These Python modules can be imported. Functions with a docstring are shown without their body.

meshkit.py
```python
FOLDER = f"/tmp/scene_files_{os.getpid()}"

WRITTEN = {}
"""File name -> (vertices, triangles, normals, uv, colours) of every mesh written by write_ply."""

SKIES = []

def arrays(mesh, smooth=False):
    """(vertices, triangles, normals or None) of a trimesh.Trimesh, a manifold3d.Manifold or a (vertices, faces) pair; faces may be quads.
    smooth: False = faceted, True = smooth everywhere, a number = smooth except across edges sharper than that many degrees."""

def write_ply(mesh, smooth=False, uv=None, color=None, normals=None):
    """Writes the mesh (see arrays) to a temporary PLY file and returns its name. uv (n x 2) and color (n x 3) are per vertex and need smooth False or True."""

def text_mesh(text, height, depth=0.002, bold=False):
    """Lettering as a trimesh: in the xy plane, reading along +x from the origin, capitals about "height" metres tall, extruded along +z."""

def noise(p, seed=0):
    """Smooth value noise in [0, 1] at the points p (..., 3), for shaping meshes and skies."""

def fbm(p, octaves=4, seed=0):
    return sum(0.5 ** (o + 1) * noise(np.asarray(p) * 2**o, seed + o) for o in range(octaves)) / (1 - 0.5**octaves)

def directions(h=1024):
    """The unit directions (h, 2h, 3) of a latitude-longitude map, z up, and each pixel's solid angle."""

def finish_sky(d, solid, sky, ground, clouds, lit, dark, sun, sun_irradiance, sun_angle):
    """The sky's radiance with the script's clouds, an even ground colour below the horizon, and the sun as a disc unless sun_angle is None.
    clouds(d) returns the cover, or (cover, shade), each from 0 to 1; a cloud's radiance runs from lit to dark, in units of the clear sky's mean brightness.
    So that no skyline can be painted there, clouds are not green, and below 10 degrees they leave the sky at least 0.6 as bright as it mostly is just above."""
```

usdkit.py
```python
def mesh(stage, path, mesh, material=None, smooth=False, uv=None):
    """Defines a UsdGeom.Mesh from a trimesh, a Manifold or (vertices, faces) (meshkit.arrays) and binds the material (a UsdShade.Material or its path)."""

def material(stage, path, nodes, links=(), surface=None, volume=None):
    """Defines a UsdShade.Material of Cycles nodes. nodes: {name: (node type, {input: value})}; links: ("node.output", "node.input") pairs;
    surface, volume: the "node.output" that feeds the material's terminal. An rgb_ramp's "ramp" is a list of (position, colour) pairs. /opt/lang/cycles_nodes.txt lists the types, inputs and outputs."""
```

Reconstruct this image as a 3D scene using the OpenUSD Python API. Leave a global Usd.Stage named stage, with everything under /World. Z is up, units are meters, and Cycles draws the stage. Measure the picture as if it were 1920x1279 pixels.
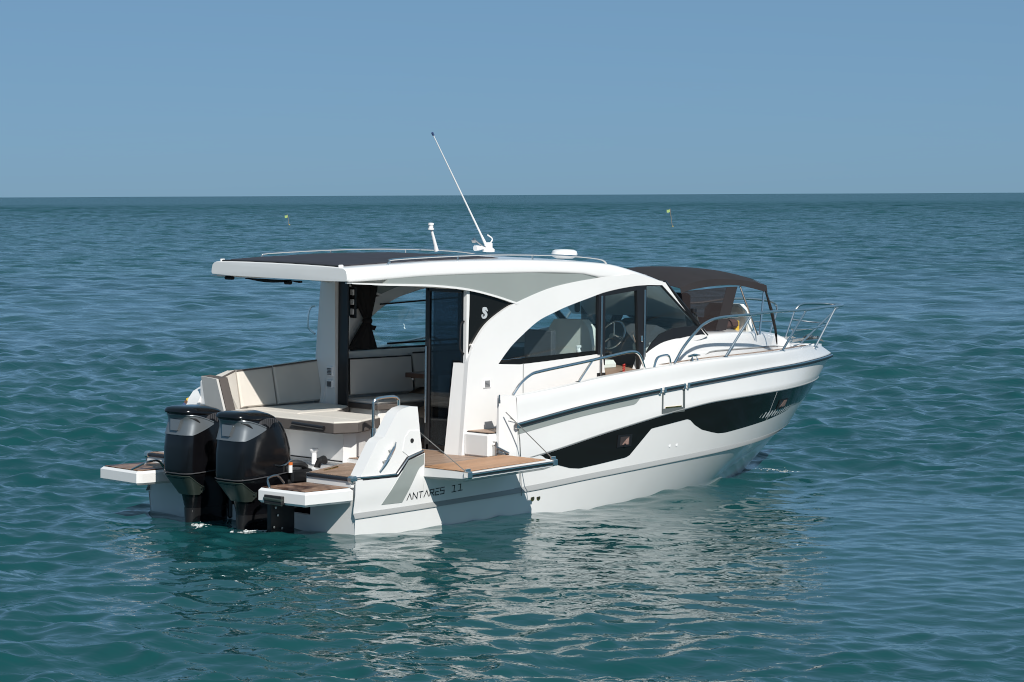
import math, numpy as np, trimesh, usdkit, meshkit
from shapely.geometry import Polygon, LineString
from shapely.ops import unary_union
from pxr import Usd, UsdGeom, UsdLux, UsdShade, Gf, Sdf

stage = Usd.Stage.CreateInMemory()
UsdGeom.SetStageUpAxis(stage, 'Z'); UsdGeom.SetStageMetersPerUnit(stage, 1.0)
W_ = UsdGeom.Xform.Define(stage, '/World'); stage.SetDefaultPrim(W_.GetPrim())
rng = np.random.default_rng(11)

# ---------------------------------------------------------------- camera
CAM = np.array([-20.761, -23.996, 3.506]); YAW, PITCH, ROLL = 0.7680, -0.04901, -0.0047
_f = np.array([math.cos(YAW)*math.cos(PITCH), math.sin(YAW)*math.cos(PITCH), math.sin(PITCH)])
_r = np.array([math.sin(YAW), -math.cos(YAW), 0.0]); _u = np.cross(_r, _f)
_r, _u = _r*math.cos(ROLL)+_u*math.sin(ROLL), -_r*math.sin(ROLL)+_u*math.cos(ROLL)
cam = UsdGeom.Camera.Define(stage, '/World/camera')
cm = np.eye(4); cm[0, :3], cm[1, :3], cm[2, :3], cm[3, :3] = _r, _u, -_f, CAM
cam.AddTransformOp().Set(Gf.Matrix4d(*cm.ravel().tolist()))
cam.CreateHorizontalApertureAttr(36.0); cam.CreateVerticalApertureAttr(36.0*682/1024)
cam.CreateFocalLengthAttr(36.0*5586/1920); cam.CreateFStopAttr(0.0)
cam.CreateClippingRangeAttr(Gf.Vec2f(0.5, 200000))
cam.CreateExposureAttr(0.0)

# ---------------------------------------------------------------- sky and sun
SUN = np.array([-0.58, -1.20, 1.00]); SUN = SUN/np.linalg.norm(SUN)
sun = UsdLux.DistantLight.Define(stage, '/World/sun')
sun.CreateIntensityAttr(1.25); sun.CreateAngleAttr(0.5); sun.CreateNormalizeAttr(True); sun.CreateColorAttr(Gf.Vec3f(1.0, 0.955, 0.89))
_z = SUN; _x = np.cross([0, 0, 1], _z); _x /= np.linalg.norm(_x); _y = np.cross(_z, _x)
sm = np.eye(4); sm[0, :3], sm[1, :3], sm[2, :3] = _x, _y, _z
sun.AddTransformOp().Set(Gf.Matrix4d(*sm.ravel().tolist()))
skym = usdkit.material(stage, '/World/Looks/sky_look', {
    'sky': ('sky_texture', {'sky_type': 'single_scattering', 'sun_disc': False, 'sun_elevation': math.asin(SUN[2]), 'sun_rotation': math.atan2(SUN[0], SUN[1]),
                            'altitude': 0.0, 'air_density': 0.45, 'aerosol_density': 0.36, 'ozone_density': 8.0}),
    'tint': ('mix', {'fac': .62, 'color2': (2.65, 4.9, 6.65)}), 'bg': ('background_shader', {'strength': 0.071})}, [('sky.color', 'tint.color1'), ('tint.color', 'bg.color')], surface='bg.background')
sky = UsdLux.DomeLight.Define(stage, '/World/sky')
UsdShade.MaterialBindingAPI.Apply(sky.GetPrim()).Bind(skym)
sky.GetPrim().SetCustomDataByKey('kind', 'structure')

# ---------------------------------------------------------------- helpers
used = {}
def numbered(parent, name):
    k = (str(parent), name); n = used.get(k, 0); used[k] = n+1
    return name if n == 0 else '%s_%03d' % (name, n)
HEEL = math.radians(1.2655); SINK = 0.0
BM = np.eye(4); BM[1, 1], BM[1, 2], BM[2, 1], BM[2, 2] = math.cos(HEEL), math.sin(HEEL), -math.sin(HEEL), math.cos(HEEL); BM[3, 2] = SINK   # row vectors
ORG = {}
def thing(name, label, cat, loc=(0, 0, 0), group=None, boat=True):
    p = '/World/' + numbered('/World', name)
    x = UsdGeom.Xform.Define(stage, p)
    T = np.eye(4); T[3, :3] = loc
    x.AddTransformOp().Set(Gf.Matrix4d(*((T@BM) if boat else T).ravel().tolist()))
    o = x.GetPrim(); o.SetCustomDataByKey('label', label); o.SetCustomDataByKey('category', cat)
    if group: o.SetCustomDataByKey('group', group)
    ORG[p] = np.array(loc, float)
    return p
def cat(*ms):
    ms = [m for m in ms if m is not None]
    return ms[0] if len(ms) == 1 else trimesh.util.concatenate([trimesh.Trimesh(m.vertices, m.faces, process=False) for m in ms])
def add(parent, name, mesh, m, smooth=30, label=None, kind=None):
    p = parent + '/' + numbered(parent, name)
    root = '/'.join(parent.split('/')[:3])
    me = trimesh.Trimesh(np.asarray(mesh.vertices) - ORG.get(root, np.zeros(3)), mesh.faces, process=False)
    prim = usdkit.mesh(stage, p, me, M[m], smooth=smooth).GetPrim()
    if label: prim.SetCustomDataByKey('label', label)
    if kind: prim.SetCustomDataByKey('kind', kind)
    return p
def cbox(x0, x1, y0, y1, z0, z1, c=0.008):
    c = min(c, abs(x1-x0)*.45, abs(y1-y0)*.45, abs(z1-z0)*.45)
    P = []
    for sx, X in ((1, x0), (-1, x1)):
        for sy, Y in ((1, y0), (-1, y1)):
            for sz, Z in ((1, z0), (-1, z1)):
                P += [(X+sx*c, Y+sy*c, Z), (X+sx*c, Y, Z+sz*c), (X, Y+sy*c, Z+sz*c)]
    return trimesh.convex.convex_hull(np.array(P))
def hull(pts): return trimesh.convex.convex_hull(np.array(pts, float))
def _poly(p): return p if isinstance(p, Polygon) else Polygon(p)
def multi(fn):
    def g(p, *a):
        if hasattr(p, 'geoms'): return cat(*[fn(q, *a) for q in p.geoms if q.geom_type == 'Polygon' and q.area > 1e-6])
        return fn(p, *a)
    return g
@multi
def prism_xy(p, z0, z1):
    m = trimesh.creation.extrude_polygon(_poly(p), z1-z0, engine='earcut'); m.apply_translation((0, 0, z0)); return m
@multi
def prism_xz(p, y0, y1):
    m = trimesh.creation.extrude_polygon(_poly(p), y1-y0, engine='earcut'); v = m.vertices
    return trimesh.Trimesh(np.c_[v[:, 0], y0+v[:, 2], v[:, 1]], m.faces[:, ::-1], process=False)
@multi
def prism_yz(p, x0, x1):
    m = trimesh.creation.extrude_polygon(_poly(p), x1-x0, engine='earcut'); v = m.vertices
    return trimesh.Trimesh(np.c_[x0+v[:, 2], v[:, 0], v[:, 1]], m.faces, process=False)
def pad(p, z0, z1, c=0.03):                       # bevelled slab of a convex outline
    p = _poly(p); a = np.array(p.exterior.coords)[:-1]; b = np.array(p.buffer(-c).exterior.coords)[:-1]; P = []
    for q, z in ((b, z0), (a, z0+c), (a, z1-c), (b, z1)): P += [(x, y, z) for x, y in q]
    return hull(P)
def grid(P, flip=False, close=False):
    P = np.asarray(P, float); m, n = P.shape[:2]
    i = np.arange(m*n).reshape(m, n); a, b, c, d = i[:-1, :-1].ravel(), i[1:, :-1].ravel(), i[1:, 1:].ravel(), i[:-1, 1:].ravel()
    F = np.vstack([np.c_[a, b, c], np.c_[a, c, d]])
    if flip: F = F[:, ::-1]
    return trimesh.Trimesh(P.reshape(-1, 3), F, process=False)
def sheet(P, off):                                # a grid given thickness by the offset vector
    P = np.asarray(P, float); Q = P+np.asarray(off)
    e = [grid(P), grid(Q, True)]
    for s in ((slice(None), 0), (slice(None), -1), (0, slice(None)), (-1, slice(None))):
        e.append(grid(np.stack([P[s], Q[s]], 0))); e.append(grid(np.stack([P[s], Q[s]], 0), True)) if False else None
    return cat(*[x for x in e if x is not None])
def mirror(m): v = np.array(m.vertices); v[:, 1] *= -1; return trimesh.Trimesh(v, np.asarray(m.faces)[:, ::-1], process=False)
def shift(m, d): return trimesh.Trimesh(np.asarray(m.vertices)+np.asarray(d), m.faces, process=False)
def spline(P, n=6):
    P = np.asarray(P, float); Q = np.vstack([2*P[0]-P[1], P, 2*P[-1]-P[-2]]); out = []
    for i in range(1, len(Q)-2):
        a, b, c, d = Q[i-1:i+3]
        for t in np.arange(n)/n:
            out.append(.5*((2*b)+(c-a)*t+(2*a-5*b+4*c-d)*t*t+(3*b-a-3*c+d)*t**3))
    return np.array(out+[P[-1]])
def tube(P, r, n=8, smooth=0):
    P = np.asarray(P, float)
    n0 = len(P)
    if smooth: P = spline(P, smooth)
    if np.ndim(r) and len(r) != len(P): r = np.interp(np.linspace(0, 1, len(P)), np.linspace(0, 1, n0), r)
    T = np.gradient(P, axis=0); T /= np.linalg.norm(T, axis=1, keepdims=True)
    r = np.broadcast_to(np.asarray(r, float), (len(P),))
    u = np.cross(T[0], [0.3, 0.2, 1.0]); u /= np.linalg.norm(u); R = []
    for i in range(len(P)):
        u = u-T[i]*(u@T[i]); u /= np.linalg.norm(u); v = np.cross(T[i], u); a = np.arange(n)/n*2*np.pi
        R.append(P[i]+r[i]*(np.cos(a)[:, None]*u+np.sin(a)[:, None]*v))
    R = np.array(R); V = R.reshape(-1, 3); F = []
    for i in range(len(P)-1):
        for j in range(n):
            a, b, c, d = i*n+j, i*n+(j+1) % n, (i+1)*n+(j+1) % n, (i+1)*n+j
            F += [(a, b, c), (a, c, d)]
    V = np.vstack([V, P[0], P[-1]]); k = len(P)*n
    for j in range(n): F += [(k, (j+1) % n, j), (k+1, (len(P)-1)*n+j, (len(P)-1)*n+(j+1) % n)]
    return trimesh.Trimesh(V, np.array(F), process=False)
def rod(a, b, r, r2=None, n=8): return tube([a, b], [r, r if r2 is None else r2], n)
def loft(rings, cap=True):                        # closed rings of equal length
    R = np.asarray(rings, float); m, n = R.shape[:2]; F = []
    for i in range(m-1):
        for j in range(n):
            a, b, c, d = i*n+j, i*n+(j+1) % n, (i+1)*n+(j+1) % n, (i+1)*n+j
            F += [(a, b, c), (a, c, d)]
    V = R.reshape(-1, 3)
    if cap:
        V = np.vstack([V, R[0].mean(0), R[-1].mean(0)]); k = m*n
        for j in range(n): F += [(k, (j+1) % n, j), (k+1, (m-1)*n+j, (m-1)*n+(j+1) % n)]
    t = trimesh.Trimesh(V, np.array(F), process=False)
    if t.volume < 0: t.invert()
    return t
def lathe(c, prof, n=16):                         # prof: (radius, height)
    a = np.arange(n)/n*2*np.pi
    return loft([[(c[0]+r*math.cos(t), c[1]+r*math.sin(t), c[2]+h) for t in a] for r, h in prof])
def itp(x, pts): p = np.array(pts, float); return np.interp(x, p[:, 0], p[:, 1])
def sitp(x, pts):
    from scipy.interpolate import PchipInterpolator
    p = np.array(pts, float); return PchipInterpolator(p[:, 0], p[:, 1])(np.clip(x, p[0, 0], p[-1, 0]))

# ---------------------------------------------------------------- materials
M = {}
def mat(name, color, rough=.5, metal=0., vary=0., vscale=6., bump=0., bscale=60., **kw):
    n = {'p': ('principled_bsdf', {'base_color': color, 'roughness': rough, 'metallic': metal, **kw})}; L = []
    if vary or bump: n['tc'] = ('texture_coordinate', {})
    if vary:
        c = np.array(color)
        n['nz'] = ('noise_texture', {'scale': vscale, 'detail': 5.0, 'roughness': .6})
        n['rp'] = ('rgb_ramp', {'ramp': [(.3, tuple(c*(1-vary))), (.7, tuple(np.minimum(c*(1+vary), .95)))]})
        L += [('tc.object', 'nz.vector'), ('nz.fac', 'rp.fac'), ('rp.color', 'p.base_color')]
    if bump:
        n['bn'] = ('noise_texture', {'scale': bscale, 'detail': 3.0}); n['bp'] = ('bump', {'strength': bump, 'distance': .004})
        L += [('tc.object', 'bn.vector'), ('bn.fac', 'bp.height'), ('bp.normal', 'p.normal')]
    M[name] = usdkit.material(stage, '/World/Looks/'+name, n, L, surface='p.BSDF')
mat('gelcoat', (.75, .75, .745), .22, vary=.025, vscale=1.3, coat_weight=.3, coat_roughness=.05)
mat('liner', (.78, .78, .76), .4, vary=.03)
mat('grey_paint', (.27, .30, .29), .28, vary=.03, vscale=2)
mat('stripe_grey', (.30, .31, .31), .4)
mat('black_glass', (.008, .009, .009), .08, specular_ior_level=.22)
mat('navy_rubber', (.018, .021, .028), .4)
mat('black_frame', (.012, .012, .014), .35)
mat('black_rubber', (.015, .015, .016), .6)
mat('steel', (.78, .77, .75), .16, metal=1.)
mat('chrome_dark', (.5, .5, .5), .2, metal=1.)
mat('brass', (.55, .36, .12), .3, metal=1.)
mat('white_plastic', (.80, .80, .80), .35)
mat('wire', (.35, .34, .32), .35, metal=.8)
mat('cream_fabric', (.60, .565, .51), .8, vary=.04, vscale=4, bump=.25, bscale=250, sheen_weight=.1)
mat('light_fabric', (.56, .55, .53), .75, vary=.03, bump=.2, bscale=250)
mat('taupe_fabric', (.092, .080, .074), .8, vary=.08, bump=.25, bscale=250)
mat('sunshade', (.026, .026, .036), .8, vary=.15, vscale=5, bump=.4, bscale=30)
mat('canopy', (.018, .015, .017), .85, vary=.12, vscale=4, bump=.3, bscale=40)
mat('curtain_cloth', (.012, .011, .012), .9)
mat('piping', (.02, .02, .02), .7)
mat('engine_black', (.004, .004, .005), .16, coat_weight=.15, coat_roughness=.05, vary=.2, specular_ior_level=.4)
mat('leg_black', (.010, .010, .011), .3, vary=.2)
mat('engine_silver', (.20, .22, .235), .34, metal=.55, vary=.04)
mat('plate_green', (.055, .07, .06), .3, metal=.3, vary=.08)
mat('grille', (.055, .055, .06), .5)
mat('lettering', (.02, .025, .03), .4)
mat('logo_silver', (.55, .58, .60), .35, metal=.2)
mat('dark_cabinet', (.085, .09, .10), .45, vary=.05)
mat('worktop', (.58, .60, .62), .3)
mat('seat_vinyl', (.74, .76, .72), .45)
mat('table_wood', (.10, .055, .038), .35, vary=.15, vscale=12)
mat('red_cord', (.5, .03, .02), .5)
mat('flag_cloth', (.32, .45, .16), .8)
mat('flag_stick', (.22, .17, .12), .7)
mat('yellow', (.55, .36, .04), .7); mat('brown', (.10, .05, .03), .8); mat('blue', (.03, .06, .16), .8)
mat('orange', (.6, .15, .03), .5)
mat('foam_white', (.75, .78, .77), .6)
mat('bow_cushion', (.06, .035, .033), .8, vary=.1)
M['smoked_vinyl'] = usdkit.material(stage, '/World/Looks/smoked_vinyl', {'t': ('transparent_bsdf', {'color': (.62, .57, .55)}), 'p': ('principled_bsdf', {'base_color': (.055, .040, .036), 'roughness': .12}), 'm': ('mix_closure', {'fac': .33})},
    [('t.BSDF', 'm.closure1'), ('p.BSDF', 'm.closure2')], surface='m.closure')  # brown share of the mix paints in a reflection of sunlit surroundings
M['screen_cover'] = usdkit.material(stage, '/World/Looks/screen_cover', {'d': ('diffuse_bsdf', {'color': (.75, .77, .77)}), 't': ('translucent_bsdf', {'color': (.80, .82, .82)}), 'm': ('mix_closure', {'fac': .6})},
    [('d.BSDF', 'm.closure1'), ('t.BSDF', 'm.closure2')], surface='m.closure')
mat('galvanised', (.45, .45, .44), .4, metal=.7, vary=.1, vscale=20)
mat('pink_inside', (.30, .19, .16), .4, vary=.35, vscale=25)
mat('dim_pane', (.05, .04, .04), .1)
mat('hatch_grey', (.11, .125, .125), .35)
def teak(name, a, b, rough=.5, wet=False):
    n = {'tc': ('texture_coordinate', {}), 'mp': ('mapping', {'scale': (2.2, 40., 8.)}), 'nz': ('noise_texture', {'scale': 1.6, 'detail': 6., 'roughness': .65}),
         'rp': ('rgb_ramp', {'ramp': [(.25, a), (.55, tuple((np.array(a)+np.array(b))/2)), (.8, b)]}),
         'oi': ('object_info', {}), 'hs': ('hsv', {'hue': .5, 'saturation': 1.}), 'mr': ('map_range', {'from_min': 0., 'from_max': 1., 'to_min': .86, 'to_max': 1.14}),
         'p': ('principled_bsdf', {'roughness': rough})}
    L = [('tc.object', 'mp.vector'), ('mp.vector', 'nz.vector'), ('nz.fac', 'rp.fac'), ('oi.random', 'mr.value'), ('mr.result', 'hs.value')]
    if wet:
        n['n2'] = ('noise_texture', {'scale': 3.4, 'detail': 4., 'roughness': .6, 'distortion': .6}); n['r2'] = ('rgb_ramp', {'ramp': [(.43, (0, 0, 0)), (.56, (1, 1, 1))]})
        n['mx'] = ('mix', {'color2': (.060, .026, .015)}); n['rr'] = ('map_range', {'from_min': 0., 'from_max': 1., 'to_min': .6, 'to_max': .15})
        L += [('tc.object', 'n2.vector'), ('n2.fac', 'r2.fac'), ('r2.color', 'mx.fac'), ('rp.color', 'mx.color1'), ('mx.color', 'hs.color'), ('n2.fac', 'rr.value'), ('rr.result', 'p.roughness')]
    else: L += [('rp.color', 'hs.color')]
    L += [('hs.color', 'p.base_color')]
    M[name] = usdkit.material(stage, '/World/Looks/'+name, n, L, surface='p.BSDF')
teak('teak_new', (.40, .205, .10), (.53, .30, .165))
teak('teak_old', (.25, .16, .11), (.40, .285, .21))
teak('teak_wet', (.23, .135, .09), (.34, .22, .15), wet=True)
def glazing(name, tint, refl=1.0):
    M[name] = usdkit.material(stage, '/World/Looks/'+name, {
        't': ('transparent_bsdf', {'color': tint}), 'g': ('glossy_bsdf', {'color': (refl,)*3, 'roughness': .01}),
        'f': ('layer_weight', {'blend': .5}), 'pw': ('math', {'math_type': 'power', 'value2': 4.0}), 'ma': ('math', {'math_type': 'multiply_add', 'value2': .8, 'value3': .035}), 'm': ('mix_closure', {})},
        [('f.facing', 'pw.value1'), ('pw.value', 'ma.value1'), ('ma.value', 'm.fac'), ('t.BSDF', 'm.closure1'), ('g.BSDF', 'm.closure2')], surface='m.closure')
glazing('clear_glass', (.90, .945, .945)); glazing('door_glass', (.50, .54, .58));  glazing('port_glass', (.85, .90, .90))
glazing('locker_glass', (.5, .55, .6))

# ---------------------------------------------------------------- sea
def wave_set():
    r = np.random.default_rng(5); L = []
    n = 210; lam = np.exp(r.uniform(math.log(.22), math.log(4.2), n))
    main = YAW + math.pi - 0.35                       # chop running towards the camera and a little to the right
    th = main + r.normal(0, 1., n)*np.where(lam < 1.3, .95, .6)
    s = 0.265*np.sqrt(2/n)*np.interp(np.log(lam), np.log([.22, .5, 1.3, 2.2, 4.2]), [1.25, 1.4, .95, .55, .42])*r.uniform(.5, 1.4, n)
    k = 2*np.pi/lam
    return lam, k, th, s/k, r.uniform(0, 2*np.pi, n)
LAM, KK, TH, AMP, PH = wave_set()
def swell_set():                                      # long low swell of the open water far out
    r = np.random.default_rng(9); n = 40; lam = np.exp(r.uniform(math.log(4.5), math.log(12), n)); k = 2*np.pi/lam
    return lam, k, YAW+math.pi-.2+r.normal(0, .5, n), .085*np.sqrt(2/n)/k, r.uniform(0, 2*np.pi, n)
def sea_disp(X, Y, sp):
    """Horizontal and vertical displacement of the sea surface; sp is the local grid spacing (short waves fade where the grid is too coarse)."""
    dx, dy, dz = np.zeros_like(X), np.zeros_like(X), np.zeros_like(X)
    lee = np.clip(1.25-np.hypot((X-2.6)/9.5, (Y+6.5)/8.8), 0, 1); lee = lee*lee*(3-2*lee)
    gust = .62+.78*meshkit.fbm(np.stack([X/11., Y/11., 0*X], -1), 3, 3)
    for lam, k, th, a, ph in zip(LAM, KK, TH, AMP, PH):
        w = np.clip((lam/sp-1.7)/1.3, 0, 1)
        if w.max() <= 0: continue
        c, s = math.cos(th), math.sin(th); p = k*(X*c+Y*s)+ph
        A = a*w*(gust if lam < 2.5 else 1.)*(1-(.78 if lam > .5 else .68)*lee)
        dz += A*np.cos(p); q = .8*A*np.sin(p); dx -= q*c; dy -= q*s
    D = np.hypot(X-CAM[0], Y-CAM[1]); far = np.clip((D-200)/500, 0, 1)
    if far.max() > 0:
        for lam, k, th, a, ph in zip(*swell_set()):
            w = np.clip((lam/sp-2.2)/2.5, 0, 1)*far
            c, s = math.cos(th), math.sin(th); p = k*(X*c+Y*s)+ph; dz += a*w*np.cos(p); q = .8*a*w*np.sin(p); dx -= q*c; dy -= q*s
    return dx, dy, dz
def rings():
    r, R = .6, []
    while r < 16: R.append(r); r += .35
    while r < 7000:
        R.append(r); r += max(.05, min(r*r/(3.5*2980)*.62, .45 if r < 430 else .45+(r-430)*.0012 if r < 1000 else 1.13+(r-1000)*.006))
    return np.array(R+[8000., 10000., 14000., 20000., 30000., 60000.])
RR = rings(); fine = np.arange(-.255, .2551, .0015); coarse = np.arange(.255, 2*math.pi-.255, .06)
parts = []
for ang in (YAW+fine, YAW+np.r_[coarse, 2*math.pi-.255]):
    A, R = np.meshgrid(ang, RR); X, Y = CAM[0]+R*np.cos(A), CAM[1]+R*np.sin(A)
    dr = np.gradient(RR)[:, None]*np.ones_like(A); sp = np.maximum(dr, .6*R*np.abs(np.gradient(ang))[None, :])
    sp = np.where(np.abs(np.mod(A-YAW+np.pi, 2*np.pi)-np.pi) > .24, np.maximum(sp, R*.06), sp)
    dx, dy, dz = sea_disp(X, Y, sp)
    parts.append(grid(np.stack([X+dx, Y+dy, dz], -1), flip=True))
sea = shift(cat(*parts), (0, 0, .03))                # tide mark: the boat floats 3 cm deep in its own datum
M['sea_water'] = usdkit.material(stage, '/World/Looks/sea_water', {
    'geo': ('geometry', {}),
    'm1': ('mapping', {'rotation': (0, 0, .45), 'scale': (1., .62, 1.)}),
    'n1': ('noise_texture', {'scale': 5.0, 'detail': 2.5, 'roughness': .5, 'distortion': .5}),
    'm3': ('mapping', {'rotation': (0, 0, -YAW), 'scale': (1., .55, 1.)}),
    'n3': ('noise_texture', {'scale': .62, 'detail': 6., 'roughness': .62, 'distortion': .3}),
    'ln': ('vector_math', {'math_type': 'length'}),
    'fade': ('map_range', {'range_type': 'smoothstep', 'from_min': 45., 'from_max': 170., 'to_min': 0., 'to_max': 1., 'clamp': True}),
    'ld': ('vector_math', {'math_type': 'distance', 'vector2': (3.6, -5.5, 0.)}), 'near': ('map_range', {'range_type': 'smoothstep', 'from_min': 4., 'from_max': 11., 'to_min': .4, 'to_max': 1., 'clamp': True}),
    'sl': ('map_range', {'range_type': 'smoothstep', 'from_min': 12., 'from_max': 110., 'to_min': .42, 'to_max': .07, 'clamp': True}),
    'rg': ('map_range', {'range_type': 'smoothstep', 'from_min': 150., 'from_max': 1000., 'to_min': .025, 'to_max': .2, 'clamp': True}),
    'n2': ('noise_texture', {'scale': .05, 'detail': 3.}),
    'r2': ('rgb_ramp', {'ramp': [(.3, (.0045, .048, .056)), (.7, (.0075, .062, .063))]}),
    'b3': ('bump', {'distance': .30, 'filter_width': .008}), 'b': ('bump', {'distance': .022, 'filter_width': .03}),
    'p': ('principled_bsdf', {'roughness': .05, 'ior': 1.333, 'specular_ior_level': .35, 'specular_tint': (.75, 1.0, .95)})},
    [('geo.position', 'm1.vector'), ('m1.vector', 'n1.vector'), ('geo.position', 'm3.vector'), ('m3.vector', 'n3.vector'),
     ('geo.position', 'ln.vector1'), ('ln.value', 'fade.value'), ('ln.value', 'rg.value'), ('ln.value', 'sl.value'), ('sl.result', 'p.specular_ior_level'), ('rg.result', 'p.roughness'), ('geo.position', 'ld.vector1'), ('ld.value', 'near.value'), ('fade.result', 'b3.strength'), ('near.result', 'b.strength'),
     ('n3.fac', 'b3.height'), ('n1.fac', 'b.height'), ('b3.normal', 'b.normal'), ('b.normal', 'p.normal'),
     ('geo.position', 'n2.vector'), ('n2.fac', 'r2.fac'), ('r2.color', 'p.base_color')], surface='p.BSDF')
sp_ = usdkit.mesh(stage, '/World/sea', sea, M['sea_water'], smooth=True).GetPrim()
sp_.SetCustomDataByKey('kind', 'structure')

# ---------------------------------------------------------------- hull form (x forward from the transom, y to port, z up)
def se(bm, x0, xs, n): return lambda x: bm*(1-((np.clip(x, x0, xs)-x0)/(xs-x0))**n)
LV = {  # half breadth, height, stem end
 'K': (lambda x: 0*np.asarray(x, float)+.0, lambda x: np.where(x > 4, -.5+.34*((x-4)/3.9)**2, -.5), 7.9),
 'C': (se(1.62, 2, 8.92, 2.1), lambda x: sitp(x, [(0, -.14), (4, -.03), (6.41, .11), (7.24, .25), (8.2, .37), (8.92, .44)]), 8.92),
 'V': (se(1.56, 2, 8.12, 2.4), lambda x: sitp(x, [(0, -.28), (5, -.16), (8.12, -.10)]), 8.12),
 'SB': (se(1.672, 2.5, 9.12, 2.85), lambda x: sitp(x, [(0, .225), (1.1, .26), (2.6, .32), (3.7, .39), (5.3, .465), (6.65, .50), (8.2, .53), (9.12, .55)]), 9.12),
 'ST': (se(1.66, 2.5, 9.20, 2.85), lambda x: sitp(x, [(0, .285), (1.1, .315), (2.6, .375), (3.7, .445), (5.3, .515), (6.65, .55), (8.2, .57), (9.2, .58)]), 9.20),
 'W': (se(1.69, 3.6, 9.78, 2.75), lambda x: sitp(x, [(0, .46), (1.5, .57), (2.7, .71), (4, .92), (5.14, 1.07), (5.9, 1.13), (7.3, 1.15), (9.78, 1.13)]), 9.78),
 'R': (se(1.70, 3.8, 10.03, 2.3), lambda x: sitp(x, [(0, .72), (1, .88), (2.36, 1.055), (3.51, 1.205), (4.68, 1.31), (5.98, 1.38), (7.35, 1.415), (10.03, 1.395)]), 10.03),
 'G': (se(1.688, 3.8, 9.84, 2.4), lambda x: sitp(x, [(.5, 1.28), (2.37, 1.37), (3.12, 1.43), (3.82, 1.51), (5.05, 1.59), (6.04, 1.62), (7.63, 1.61), (9.84, 1.555)]), 9.84)}
LV['Kx'] = LV['K']
def yh(x, z):
    x, z = np.broadcast_arrays(np.asarray(x, float), np.asarray(z, float)); out = np.empty(x.shape)
    for i in np.ndindex(x.shape):
        zs = [float(LV[l][1](min(x[i], LV[l][2]))) for l in ('C', 'SB', 'ST', 'W', 'R')]; ys = [float(LV[l][0](x[i]))-.62*max(0, x[i]-LV[l][2]) for l in ('C', 'SB', 'ST', 'W', 'R')]
        out[i] = max(0., np.interp(z[i], zs, ys))
    return out
tt = 1-(1-np.linspace(0, 1, 70))**1.7
def level(l, xa, dy=0., dz=0.):
    b, zf, xs = LV[l]; x = xa+(xs-xa)*tt
    return np.c_[x, -(b(x)+dy*np.minimum(1, (xs-x)/.3)), zf(x)+dz]
def between(A, B, n): return [A+(B-A)*k/n for k in range(n)]
bott = grid([*between(level('K', .06), level('V', .06), 4), *between(level('V', .05), level('C', .05), 4), *between(level('C', .04, .012), level('SB', .02), 4), level('SB', .02)])
fwd = [*between(level('ST', 2.38), level('W', 2.38), 4), *between(level('W', 2.38, .004), level('R', 2.38), 4), level('R', 2.38)]
fwd = grid([level('ST', 2.38, -.004, -.012)]+fwd)
bulw = grid([level('R', 2.38, .006, .0), level('R', 2.38, .004, .035), *between(level('R', 2.38, -.004, .04), level('G', 2.38, 0, -.03), 3), level('G', 2.38, 0, -.03), level('G', 2.38, -.012, -.008), level('G', 2.38, -.035, 0), level('G', 2.38, -.12, 0), level('G', 2.38, -.125, -.25)])
def aft_side(top, x0, x1, nx=40, nz=8):
    xs = np.linspace(x0, x1, nx); ts = np.linspace(0, 1, nz); P = []
    for t in ts:
        z0 = LV['ST'][1](xs)-.012; z = z0+(np.array([top(x) for x in xs])-z0)*t
        P.append(np.c_[xs, -yh(xs, z), z])
    return grid(P)
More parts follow.
